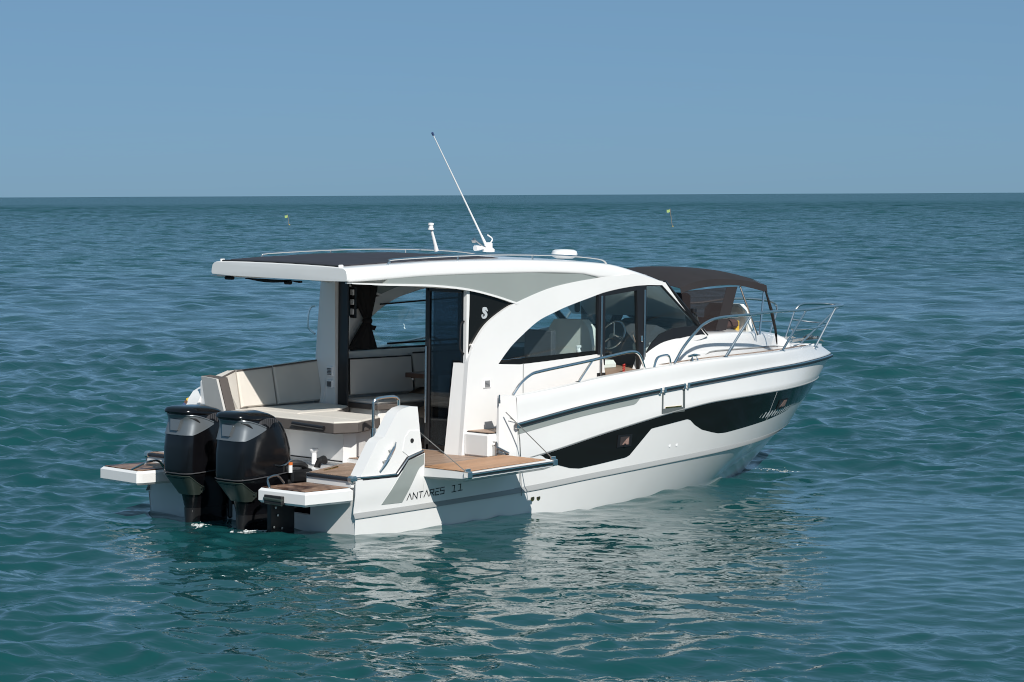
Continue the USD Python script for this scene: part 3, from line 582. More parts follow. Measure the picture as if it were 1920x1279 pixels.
# door leaf
dl = add(boat, 'sliding_door', cat(cbox(2.25, 2.29, -.46, -.39, .70, 2.53, .006), cbox(2.25, 2.29, -1.02, -.95, .70, 2.53, .006), cbox(2.25, 2.29, -1.0, -.42, .70, .77, .004), cbox(2.25, 2.29, -1.0, -.42, 2.46, 2.53, .004)), 'black_frame')
add(dl, 'pane', cbox(2.266, 2.272, -.955, -.455, .765, 2.465, .001), 'door_glass'); add(dl, 'pane', cbox(2.30, 2.305, -.93, -.47, .765, 2.465, .001), 'door_glass')
add(dl, 'pull_handle', rod((2.235, -.425, 1.00), (2.235, -.425, 1.85), .013), 'chrome_dark')
add(boat, 'door_track', cbox(2.24, 2.34, -1.05, .80, .695, .708, .002), 'steel'); add(boat, 'bulkhead_beam', cbox(2.20, 2.36, -1.05, 1.12, 2.50, 2.60, .01), 'liner')
add(boat, 'cabin_return', cbox(2.20, 2.245, -1.09, -1.035, 1.70, 2.50, .004), 'gelcoat')
add(boat, 'grab_rail', tube([[2.19, -1.065, 2.16], [2.16, -1.04, 2.13], [2.15, -1.04, 2.0], [2.15, -1.04, 1.86], [2.19, -1.06, 1.80]], .010, 8, 3), 'black_frame')

# roof
def zc(x): return sitp(x, [(.42, 2.772), (1.2, 2.797), (2.0, 2.815), (2.83, 2.812), (3.69, 2.785), (4.49, 2.735), (4.95, 2.645), (5.42, 2.51), (5.48, 2.485)])
def zb(x): return sitp(x, [(.42, 2.628), (.97, 2.64), (1.6, 2.662), (2.3, 2.668), (3.2, 2.662), (4.0, 2.632), (4.3, 2.588), (4.9, 2.56), (5.48, 2.465)])
def bw(x): return sitp(x, [(.42, 1.085), (2.0, 1.12), (4.0, 1.13), (5.48, 1.10)])
ringsR = []
for x in np.r_[.42, .424, .435, .46, np.linspace(.55, 5.4, 40), 5.45, 5.48]:
    e = {.42: .86, .424: .93, .435: .98, 5.48: .6}.get(round(float(x), 3), 1)
    b, z0, z1 = float(bw(x)), float(zb(x)), float(zc(x)); cr = .012
    hz = (z1-z0)
    prof = [(b-.012, z0), (b, z0+.012), (b+.002, z0+.03), (b-.003, z0+hz*.55), (b-.014, z1-.028), (b-.035, z1-.008), (b-.07, z1+.003), (b-.14, z1+.008)]
    prof += [(b*k, z1+.008+cr*(1-k*k)) for k in (.7, .45, .2, 0)]
    up = [(y, z) for y, z in prof]; mid = (z0+z1)/2
    full = [(x, -y, mid+(z-mid)*e) for y, z in up]+[(x, y, mid+(z-mid)*e) for y, z in up[-2::-1]]
    full += [(x, b*k, z0) for k in (.7, .3, -.3, -.7)]
    off = .10 if x > 5 else 0
    ringsR.append(full)
RN = np.array(ringsR)
# windscreen visor sweeps forward in the middle, aft edge bows back a little
fx = np.clip((RN[:, :, 0]-4.6)/.9, 0, 1)**2*.42*(1-(RN[:, :, 1]/1.12)**2); RN[:, :, 0] += fx; RN[:, :, 2] -= 0
ra = np.clip((1.4-RN[:, :, 0])/1.0, 0, 1)**2*.0*(1-(RN[:, :, 1]/1.1)**2); RN[:, :, 0] -= ra
rf = add(boat, 'roof', loft(RN), 'gelcoat', smooth=40)
def ztop(x, y): b = float(bw(x)); k = abs(y)/b; return float(zc(x))+.008+.012*(1-k*k) if k < .87 else float(zc(x))
# canvas sunroof
xs = np.linspace(.46, 2.95, 26); ys = np.linspace(-.92, .92, 22)
fabP = np.array([[[x+(.015*math.sin(y*9) if i == 0 else 0), y*(1-.10*max(0, (x-2.0)/.95)), ztop(x, y)+.010+.006*float(meshkit.noise(np.array([x*3.1, y*2.3, 1.])))-(.035 if i == 0 else .01 if i == 25 else 0)] for y in ys] for i, x in enumerate(xs)])
fb = sheet(fabP, (0, 0, -.03)); add(rf, 'canvas_sunroof', fb, 'sunshade', smooth=40)
add(rf, 'canvas_hem', tube(np.array([[.45, y, ztop(.46, y)-.005] for y in np.linspace(-.93, .93, 16)]), .018, 8), 'black_rubber')
for y in (-.95, .95): add(rf, 'canvas_clip', cbox(.43, .49, y-.015, y+.015, ztop(.46, y)-.05, ztop(.46, y)+.03, .008), 'white_plastic')
# folds of the black blind hanging under the roof edge
bl = np.array([[[.50, y, 2.605-.012*k*(.4+1.3*abs(math.sin(y*4.3+.6)))] for y in np.linspace(-.25, .62, 30)] for k in (0, 1, 1.7)])
add(boat, 'rolled_blind', cat(sheet(bl, (.05, 0, 0)), cbox(.50, .56, .85, .98, 2.575, 2.615, .015), cbox(.5, .55, -.1, .0, 2.56, 2.61, .012)), 'curtain_cloth')
# roof grab rails
RS = [[1.05, -1.02, 2.77], [1.10, -1.02, 2.825], [1.17, -1.02, 2.85], [2.06, -1.02, 2.872], [2.91, -1.02, 2.872], [3.86, -1.02, 2.84], [4.36, -1.02, 2.80], [4.50, -1.02, 2.765], [4.54, -1.02, 2.71]]
for s in (-1, 1):
    P = np.array(RS); P[:, 1] *= -s if s < 0 else -1; P[:, 1] = s*1.02
    n0 = add(boat, 'roof_rail', tube(P, .012, 8, 3), 'steel')
    for x in (2.12, 3.30): add(n0, 'rail_post', rod((x, s*1.02, ztop(x, 1.02)-.01), (x, s*1.02, float(itp(x, [(r[0], r[2]) for r in RS]))), .010), 'steel')
# antennas, horn and dome
a0 = add(boat, 'whip_antenna', tube([[3.60, 0, 2.93], [3.51, 0, 3.06], [2.72, 0, 4.20]], [.019, .011, .005], 8), 'white_plastic'); add(a0, 'tip', rod((2.735, 0, 4.18), (2.715, 0, 4.21), .013), 'blue')
add(a0, 'ratchet_mount', cat(lathe((3.64, 0, 2.855), [(.07, 0), (.07, .03), (.045, .05), (.045, .10), (.02, .11)], 14), tube([[3.64, 0, 2.93], [3.70, 0, 3.0], [3.62, .0, 3.05]], .008, 6, 3)), 'white_plastic')
n0 = add(boat, 'stern_light_mast', tube([[2.80, .0, 2.88], [2.78, 0, 2.95], [2.715, 0, 3.13]], [.028, .02, .014], 10), 'white_plastic')
add(n0, 'lamp', lathe((2.71, 0, 3.12), [(.036, 0), (.036, .015), (.026, .018), (.026, .05), (.034, .055), (.034, .075), (.01, .078)], 14), 'white_plastic')
add(boat, 'horn', loft([[(3.44+a, .02+r*math.cos(t), 2.90+r*math.sin(t)) for t in np.arange(10)/10*2*np.pi] for a, r in ((0, .034), (.05, .03), (.15, .012))]), 'white_plastic')
add(boat, 'small_antenna', cat(rod((3.60, .02, 2.90), (3.44, .02, 2.99), .008), lathe((3.42, .02, 2.96), [(.02, 0), (.03, .03), (.01, .06)], 8)), 'chrome_dark')
add(boat, 'gps_dome', lathe((5.02-.05, .05, 2.755), [(.10, 0), (.145, .02), (.155, .05), (.145, .085), (.115, .10), (.04, .107)], 20), 'white_plastic')

# windscreen
def ws(t, y): top = np.array([5.46+.40*(1-(y/1.1)**2), y, 2.49]); bot = np.array([6.20+.42*(1-(y/1.1)**2), y, 1.87]); return top+(bot-top)*t
P = np.array([[ws(t, y) for y in np.linspace(-1.08, 1.08, 17)] for t in np.linspace(0, 1, 6)])
w0 = add(boat, 'windscreen', sheet(P, (.008, 0, .008)), 'clear_glass', smooth=True)
for s in (-1, 1): add(w0, 'pillar', tube([ws(-.02, s*1.10), ws(.5, s*1.11), ws(1.02, s*1.10)], .035, 6), 'black_frame')
add(w0, 'frame', cat(tube([ws(1.0, y) for y in np.linspace(-1.08, 1.08, 14)], .025, 6), tube([ws(0.0, y) for y in np.linspace(-1.08, 1.08, 14)], .02, 6)), 'black_frame')
add(w0, 'wiper', cat(tube([ws(.55, -1.10)+[.05, 0, .03], ws(.7, -1.10)+[.06, 0, .04], ws(.92, -.9)+[.04, 0, .03]], .011, 6), cbox(5.92, 5.98, -1.16, -1.10, 2.13, 2.19, .01)), 'black_frame')
wc = thing('windscreen_cover', 'pale grey sun cover spread over the cabin windscreen', 'cover', (5.9, 0, 1.9))
P = np.array([[ws(t, y)+[.03, 0, .025] for y in np.linspace(-1.0, 1.0, 15)] for t in np.linspace(.02, .80, 5)]); add(wc, 'cloth', sheet(P, (.006, 0, .006)), 'screen_cover', smooth=True)

# coachroof / foredeck moulding
ctop = lambda x: sitp(x, [(4.96, 1.47), (5.05, 1.64), (5.2, 1.735), (5.47, 1.825), (5.8, 1.86), (6.3, 1.87), (6.9, 1.86), (7.9, 1.80), (8.6, 1.735), (8.83, 1.69), (8.92, 1.62), (8.95, 1.53)])
cb = se(1.22, 5.2, 9.03, 2.15)
ringsC = []
for x in np.r_[6.12, 6.16, np.linspace(6.22, 8.7, 26), 8.8, 8.87, 8.92, 8.95]:
    b, zt, zd = float(cb(x)), float(ctop(x)), float(LV['G'][1](x))-.12
    b = max(b, .28); prof = [(b, zd), (b-.006, zd+.05), (b-.018, zd+(zt-zd)*.42), (b-.036, zd+(zt-zd)*.47), (b-.046, zd+(zt-zd)*.75), (b-.065, zt-.03), (b-.085, zt-.008), (b-.13, zt+.004), (b*.4, zt+.02), (0, zt+.025)]
    ringsC.append([(x, -y, z) for y, z in prof]+[(x, y, z) for y, z in prof[-2::-1]])
def cheek():
    R = []
    for x in np.r_[4.965, 4.98, 5.0, 5.03, 5.06, 5.1, np.linspace(5.16, 6.16, 16)]:
        b, zt, zd = float(cb(x)), float(ctop(x)), float(LV['G'][1](x))-.12
        R.append([(x, -y, z) for y, z in [(b, zd), (b-.006, zd+.02), (b-.018, zd+(zt-zd)*.42), (b-.036, zd+(zt-zd)*.47), (b-.046, zd+(zt-zd)*.75), (b-.065, zt-.03), (max(b-.085, 1.05), zt-.008), (min(1.04, b-.10), zt+.002), (min(1.04, b-.10), zd)]])
    return loft(R)
ck = cheek()
cr0 = add(boat, 'coachroof', cat(loft(ringsC), ck, mirror(ck)), 'gelcoat', smooth=35)
gx = np.linspace(6.0, 8.75, 22); zf = lambda x: float(LV['G'][1](x))-.12
gl = np.array([[x, -max(float(cb(x)), .28)+.022, zf(x)+(float(ctop(x))-zf(x))*.445-.10*max(0, (6.35-x)/.35)**2] for x in gx]); add(cr0, 'groove_line', tube(gl, np.interp(gx, [6, 6.3, 8.4, 8.75], [.003, .012, .012, .004]), 6), 'stripe_grey')

# bow details
add(boat, 'windlass', cat(lathe((9.15, .0, 1.49), [(.07, 0), (.07, .05), (.05, .06), (.05, .13), (.06, .135), (.06, .16), (.01, .165)], 14), cbox(9.0, 9.3, -.12, .12, 1.46, 1.50, .01)), 'steel')
add(boat, 'bow_locker', cbox(8.98, 9.4, -.25, .3, 1.50, 1.585, .015), 'white_plastic')
add(boat, 'plexi_guard', cat(cbox(9.40, 9.60, .10, .106, 1.56, 1.80, .001),), 'port_glass')
an = thing('anchor', 'grey steel anchor stowed on the bow roller behind the pulpit', 'anchor', (9.6, 0, 1.6))
add(an, 'shank', cat(rod((9.2, 0, 1.62), (9.75, 0, 1.64), .018), hull([(9.74, -.02, 1.66), (9.74, .02, 1.66), (9.9, 0, 1.58), (9.78, 0, 1.60)])), 'galvanised')
add(an, 'fluke', cat(hull([(9.45, 0, 1.66), (9.60, -.13, 1.64), (9.72, 0, 1.62), (9.58, 0, 1.70)]), hull([(9.45, 0, 1.66), (9.60, .13, 1.64), (9.72, 0, 1.62), (9.58, 0, 1.70)])), 'galvanised')
ch = []
for k in range(9): ch.append(trimesh.creation.torus(.018, .006, major_sections=8, minor_sections=5).apply_transform(trimesh.transformations.rotation_matrix(k*1.57, [1, 0, 0])).apply_translation((9.16+k*.03-.1, .03, 1.655)))
add(an, 'chain', cat(*ch), 'galvanised')
def yG(x): return float(LV['G'][0](x))-.07
# pulpit rails
RT = [[5.12, -1.56, 1.60], [5.25, -1.59, 1.79], [5.48, -1.575, 1.955], [5.66, -1.56, 2.045], [5.95, -1.53, 2.095], [6.63, -1.43, 2.105], [7.25, -1.29, 2.115], [8.29, -.97, 2.09], [8.92, -.73, 2.09], [9.65, -.38, 2.07], [10.05, -.17, 2.06], [10.17, 0, 2.055]]
pr_ = add(boat, 'pulpit', tube(RT+[[10.10, .15, 2.06], [9.85, .24, 2.065], [9.70, .26, 2.05], [9.62, .28, 1.98]], .0165, 10, 4), 'steel')
def post(p, a, b, r=.015): add(p, 'stanchion', rod(a, b, r), 'steel'); add(p, 'base_flange', lathe((a[0], a[1], a[2]-.005), [(.04, 0), (.04, .012), (.02, .02)], 12), 'steel')
post(pr_, (6.18, -1.43, 1.615), (6.66, -1.425, 2.10)); post(pr_, (7.74, -1.03, 1.60), (8.27, -.98, 2.09)); post(pr_, (9.17, -.42, 1.56), (9.62, -.40, 2.07)); post(pr_, (9.35, -.02, 1.56), (9.95, -.20, 2.06), .013)
post(pr_, (9.45, .32, 1.56), (9.62, .28, 1.98), .013)
add(pr_, 'mid_rail', tube([[7.95, -1.01, 1.86], [8.6, -.78, 1.835], [9.37, -.42, 1.83], [9.75, -.18, 1.83], [9.85, 0, 1.83], [9.75, .16, 1.84], [9.58, .28, 1.87]], .011, 8, 4), 'steel')
LT = [[a, -b, c] for a, b, c in RT[:8]]+[[8.85, .72, 2.14], [9.25, .52, 2.12], [9.40, .45, 2.08], [9.44, .43, 2.0], [9.38, .45, 1.80], [9.30, .48, 1.57]]
pl_ = add(boat, 'pulpit', tube(LT, .0165, 10, 4), 'steel'); post(pl_, (6.18, 1.43, 1.615), (6.66, 1.425, 2.10)); post(pl_, (7.74, 1.03, 1.60), (8.27, .98, 2.09)); add(pl_, 'mid_rail', tube([[7.0, 1.28, 1.86], [7.95, 1.01, 1.86], [8.6, .80, 1.85], [9.36, .45, 1.84]], .011, 8, 3), 'steel')
# side rails on the bulwark
SR = [[2.41, -1.60, 1.38], [2.51, -1.61, 1.49], [2.64, -1.615, 1.575], [2.81, -1.62, 1.615], [3.5, -1.62, 1.685], [4.03, -1.62, 1.745], [4.30, -1.62, 1.77], [4.42, -1.62, 1.745], [4.50, -1.61, 1.66], [4.56, -1.60, 1.56]]
for f in (lambda p: p, lambda p: [[a, -b, c] for a, b, c in p]):
    n0 = add(boat, 'side_rail', tube(f(SR), .017, 10, 4), 'steel'); q = f([[3.47, -1.58, 1.46], [3.66, -1.62, 1.70]]); post(n0, q[0], q[1], .014)
    add(boat, 'deck_hoop', tube(f([[4.74, -1.58, 1.56], [4.77, -1.58, 1.64], [4.82, -1.58, 1.685], [4.95, -1.575, 1.70], [5.01, -1.57, 1.68], [5.04, -1.565, 1.60], [5.045, -1.56, 1.57]]), .015, 8, 3), 'steel')
    q = f([[5.42, -1.50, 1.66], [5.66, -1.48, 1.665]]); c0 = add(boat, 'cleat', tube([q[0], [(q[0][0]+q[1][0])/2, q[0][1], 1.672], q[1]], [.009, .018, .009], 8, 3), 'steel')
    for d in (-.05, .05): add(c0, 'cleat_foot', hull([(5.54+d-.02, q[0][1]-.02, 1.59), (5.54+d+.02, q[0][1]-.02, 1.59), (5.54+d-.02, q[0][1]+.02, 1.59), (5.54+d+.02, q[0][1]+.02, 1.59), (5.54+d*.6, q[0][1], 1.67)]), 'steel')
xs = np.linspace(4.95, 9.3, 40)
add(boat, 'toe_teak', grid([np.c_[xs, -LV['G'][0](xs)+.125, LV['G'][1](xs)+.002], np.c_[xs, -np.maximum(LV['G'][0](xs)-.20, .0), LV['G'][1](xs)+.004]], flip=True), 'teak_old', smooth=False)

# ---------------------------------------------------------------- interior
add(boat, 'saloon_floor', prism_xy([(2.26, -1.07), (6.1, -1.07), (6.1, 1.12), (2.26, 1.12)], .64, .70), 'table_wood')
add(boat, 'saloon_wall', cat(cbox(2.30, 4.4, 1.05, 1.12, .70, 1.70, .004), cbox(2.30, 2.50, 1.09, 1.12, 1.68, 2.5, .004)), 'liner')
sb = add(boat, 'settee_back', hull([(2.36, 1.02, 1.62), (3.32, 1.0, 1.62), (2.36, 1.04, 1.22), (3.34, 1.02, 1.22), (2.36, .95, 1.62), (3.32, .93, 1.62), (2.36, .92, 1.22), (3.34, .90, 1.22)]), 'light_fabric')
add(sb, 'piping', tube([[2.36, .945, 1.22], [2.36, .95, 1.625], [3.32, .935, 1.625], [3.34, .90, 1.22]], .010, 6), 'piping')
sb2 = add(boat, 'settee_back', hull([(3.36, 1.02, 1.65), (4.2, 1.0, 1.65), (3.38, 1.04, 1.25), (4.2, 1.02, 1.25), (3.36, .95, 1.65), (4.2, .93, 1.65), (3.38, .92, 1.25), (4.2, .90, 1.25)]), 'light_fabric')
add(sb2, 'piping', tube([[3.36, .945, 1.655], [4.2, .935, 1.655]], .010, 6), 'piping')
ss = add(boat, 'settee_seat', cbox(2.36, 4.2, .47, 1.0, 1.13, 1.18, .02), 'light_fabric'); add(ss, 'seat_edge', cbox(2.355, 4.2, .465, 1.0, 1.07, 1.13, .006), 'taupe_fabric')
add(boat, 'settee_base', cbox(2.42, 4.2, .52, 1.0, .70, 1.07, .01), 'liner')
tb = add(boat, 'saloon_table', cbox(3.02, 4.0, .10, .72, 1.40, 1.455, .006), 'table_wood')
for x, y in ((3.05, .62), (3.05, .22)): add(tb, 'table_latch', cbox(x-.02, x+.02, y-.02, y+.02, 1.37, 1.40, .006), 'steel')
add(tb, 'table_leg', rod((3.5, .4, .70), (3.5, .4, 1.40), .04), 'steel')
ga = add(boat, 'galley', cbox(3.72, 3.80, -.93, -.50, .70, 1.99, .01), 'dark_cabinet'); add(ga, 'worktop', cbox(2.95, 4.2, -1.05, -.40, 1.52, 1.56, .01), 'worktop')
add(boat, 'galley_unit', cbox(2.40, 3.64, -1.04, -.45, .70, 1.52, .01), 'liner')
sp2 = Polygon([(-.80, 1.55), (-.20, 1.55), (-.17, 1.75), (-.20, 1.95), (-.27, 2.04), (-.68, 2.05), (-.77, 1.97), (-.83, 1.78)]).buffer(.03)
hs = add(boat, 'helm_seat', prism_yz(sp2, 4.48, 4.60), 'seat_vinyl')
add(hs, 'cushion', cbox(4.58, 5.0, -.80, -.20, 1.48, 1.60, .04), 'seat_vinyl'); add(hs, 'pedestal', cbox(4.5, 4.9, -.75, -.25, .70, 1.48, .02), 'dark_cabinet')
hull_s = [(x, y, z) for (x, z) in ((5.20, 1.2), (5.25, 1.80), (5.45, 2.0), (5.75, 1.90), (6.05, 1.80), (6.05, 1.2)) for y in (-.98, -.1)]
ds = add(boat, 'dashboard', hull(hull_s), 'dark_cabinet'); add(ds, 'dash_shelf', cat(cbox(5.55, 6.15, -1.05, 1.05, 1.80, 1.835, .01),), 'worktop'); add(ds, 'dash_side', cbox(5.3, 6.1, -1.06, -1.0, 1.2, 1.80, .005), 'worktop')
add(boat, 'port_console', cbox(4.6, 6.0, .35, 1.08, .70, 1.70, .02), 'dark_cabinet')
sw_ = trimesh.creation.torus(.175, .012, major_sections=28, minor_sections=8); sw_.apply_transform(trimesh.transformations.rotation_matrix(math.radians(-62), [0, 1, 0])); sw_.apply_translation((5.10, -.62, 1.88))
stw = add(boat, 'steering_wheel', sw_, 'chrome_dark')
add(stw, 'spoke', cat(*[rod((5.12, -.62, 1.88), (5.10+.17*math.cos(a)*math.sin(math.radians(28)), -.62+.18*math.sin(a), 1.88+.17*math.cos(a)*math.cos(math.radians(28))), .009) for a in (.3, 2.4, 4.5)]), 'steel'); add(stw, 'hub', rod((5.07, -.62, 1.87), (5.25, -.62, 1.80), .035), 'steel')
add(boat, 'throttle', cat(cbox(5.16, 5.28, -.95, -.86, 1.70, 1.80, .02), rod((5.2, -.9, 1.78), (5.14, -.9, 1.90), .012)), 'steel')
mi = add(boat, 'rear_view_mirror', cat(cbox(5.06, 5.11, -.10, -.02, 2.12, 2.30, .02), rod((5.08, -.05, 2.3), (5.03, .0, 2.5), .006), rod((5.08, -.05, 2.3), (5.14, -.1, 2.5), .006)), 'black_frame')
swp = add(boat, 'switch_panel', cbox(2.30, 2.33, .80, .885, 2.10, 2.45, .004), 'black_frame')
for z in (2.14, 2.25, 2.36): add(swp, 'switch', cbox(2.29, 2.305, .815, .872, z, z+.065, .004), 'white_plastic')
add(boat, 'cabin_sill', cbox(4.42, 5.10, -1.16, -1.02, 1.30, 1.445, .01), 'dark_cabinet')
add(boat, 'ceiling', grid([[(x, y, 2.60) for y in (-1.05, 1.1)] for x in (2.3, 5.2)]), 'liner', smooth=False)

# ---------------------------------------------------------------- cockpit sofa
cu = 'cushions of the cockpit sofa'
add(boat, 'sofa_base', cat(pad([(.93, 1.35), (.93, -.50), (1.10, -.52), (1.62, -.28), (1.62, .5), (2.15, .55), (2.15, 1.35)], .64, .98, .01)), 'gelcoat')
add(boat, 'sofa_seam', cbox(.922, .935, -.49, 1.3, .655, .668, .002), 'black_rubber')
add(boat, 'coaming', cat(cbox(.60, 2.20, 1.34, 1.50, .60, 1.44, .02), cbox(.40, .66, .70, 1.42, .55, 1.15, .03)), 'gelcoat')
def cushion(label, side_mesh, top_mesh, loc, catg='cushion'):
    t = thing('sofa_cushion', label, catg, loc, cu)
    add(t, 'side_band', side_mesh, 'taupe_fabric'); add(t, 'top_cover', top_mesh, 'cream_fabric')
    return t
def flat_cushion(label, poly, z0, z1):
    p = _poly(poly); c = p.centroid
    return cushion(label, pad(p, z0, z1-.012, .012), pad(p.buffer(-.004), z1-.03, z1, .014), (c.x, c.y, z0))
flat_cushion('wide cream seat cushion nearest the engines, with a dark taupe edge', [(.66, 1.22), (.66, -.64), (.93, -.73), (1.03, -.69), (1.03, 1.22)], .985, 1.115)
flat_cushion('cream seat cushion with a pointed end beside the steel hoop', [(1.04, .35), (1.04, -.68), (1.52, -.45), (1.60, -.30), (1.60, .35)], .985, 1.115)
flat_cushion('cream bench cushion running along the far side of the cockpit', [(1.05, 1.28), (1.05, .37), (1.62, .37), (1.62, .76), (2.14, .72), (2.14, 1.28)], .99, 1.12)
def back(label, x0, x1, z0a, z0b, z1a, z1b, y0=1.18, y1=1.30, m='cream_fabric'):
    t = thing('sofa_cushion', label, 'cushion', ((x0+x1)/2, y1, (z0a+z0b)/2), cu)
    c = .018
    P = [(x0, y0+c, z0a), (x1, y0+c, z0b), (x0+.0, y0+.09+c, z1a), (x1, y0+.09+c, z1b), (x0, y1+.04, z0a), (x1, y1+.04, z0b), (x0, y1+.10, z1a), (x1, y1+.10, z1b)]
    P += [(x0+c, y0, z0a+c), (x1-c, y0, z0b+c), (x0+c, y0+.09, z1a-c), (x1-c, y0+.09, z1b-c)]
    add(t, 'cover', hull(P), m)
    add(t, 'top_piping', tube([[x0, y0+.10, z1a+.002], [x1, y0+.10, z1b+.002]], .010, 6), 'taupe_fabric')
back('sunlit cream backrest cushion on the far coaming, between the corner piece and the shaded one', .955, 1.475, 1.125, 1.135, 1.53, 1.555)
back('shaded cream backrest cushion on the far coaming against the white pillar', 1.495, 2.17, 1.135, 1.15, 1.56, 1.60)
t = thing('sofa_cushion', 'narrow cream corner backrest cushion at the aft end of the far coaming', 'cushion', (.82, 1.2, 1.12), cu)
add(t, 'cover', hull([(.94, 1.20, 1.12), (.80, 1.06, 1.12), (.94, 1.29, 1.53), (.66, 1.17, 1.48), (.94, 1.42, 1.12), (.75, 1.30, 1.12), (.94, 1.42, 1.53), (.64, 1.32, 1.48)]), 'cream_fabric')
add(t, 'top_piping', tube([[.94, 1.29, 1.535], [.66, 1.17, 1.485]], .010, 6), 'taupe_fabric')
t = thing('sofa_cushion', 'upright backrest cushion seen from behind, pale with a dark taupe end, beside the engines', 'cushion', (.45, .9, 1.1), cu)
add(t, 'rear_cover', hull([(.27, 1.08, 1.52), (.25, .80, 1.505), (.33, 1.06, 1.10), (.31, .72, 1.10), (.30, 1.08, 1.52), (.28, .80, 1.505), (.36, 1.06, 1.10), (.34, .72, 1.10)]), 'light_fabric')
add(t, 'end_band', hull([(.285, 1.08, 1.522), (.285, .795, 1.507), (.345, 1.06, 1.10), (.345, .715, 1.10), (.40, 1.08, 1.528), (.40, .79, 1.517), (.47, 1.06, 1.10), (.47, .71, 1.10)]), 'taupe_fabric')
add(boat, 'sunpad_tube', tube([[.63, -.02, 1.06], [.63, -.52, 1.045]], .022, 10), 'black_frame')

# ---------------------------------------------------------------- curtain
ct = thing('curtain', 'black curtain tied in the middle beside the cabin doorway', 'curtain', (2.74, 1.05, 1.73))
R_ = []
for z, xc, w, d in (lambda L: [(z, xc-.09, w*1.15, d) for z, xc, w, d in L])(((2.47, 2.75, .36, .020), (2.40, 2.75, .345, .022), (2.25, 2.765, .25, .028), (2.14, 2.785, .155, .03), (2.07, 2.80, .09, .03), (2.03, 2.795, .10, .034), (1.95, 2.77, .17, .032), (1.84, 2.745, .29, .028), (1.76, 2.735, .37, .022), (1.73, 2.735, .38, .020))):
    n = 48; a = np.arange(n)/n*2*np.pi; R_.append([(xc+w/2*math.cos(t), 1.03+(d+.010*math.cos(11*t+z))*math.sin(t)+.006*math.sin(17*t), z+.012*math.sin(5*t)*(z < 1.8)) for t in a])
add(ct, 'cloth', loft(R_), 'curtain_cloth', smooth=60); add(ct, 'tie_band', cat(lathe((2.71, 1.03, 2.02), [(.055, 0), (.062, .025), (.055, .05)], 12), hull([(2.74, 1.0, 2.0), (2.83, 1.0, 1.98), (2.80, 1.0, 1.93), (2.74, 1.02, 1.95)])), 'curtain_cloth')

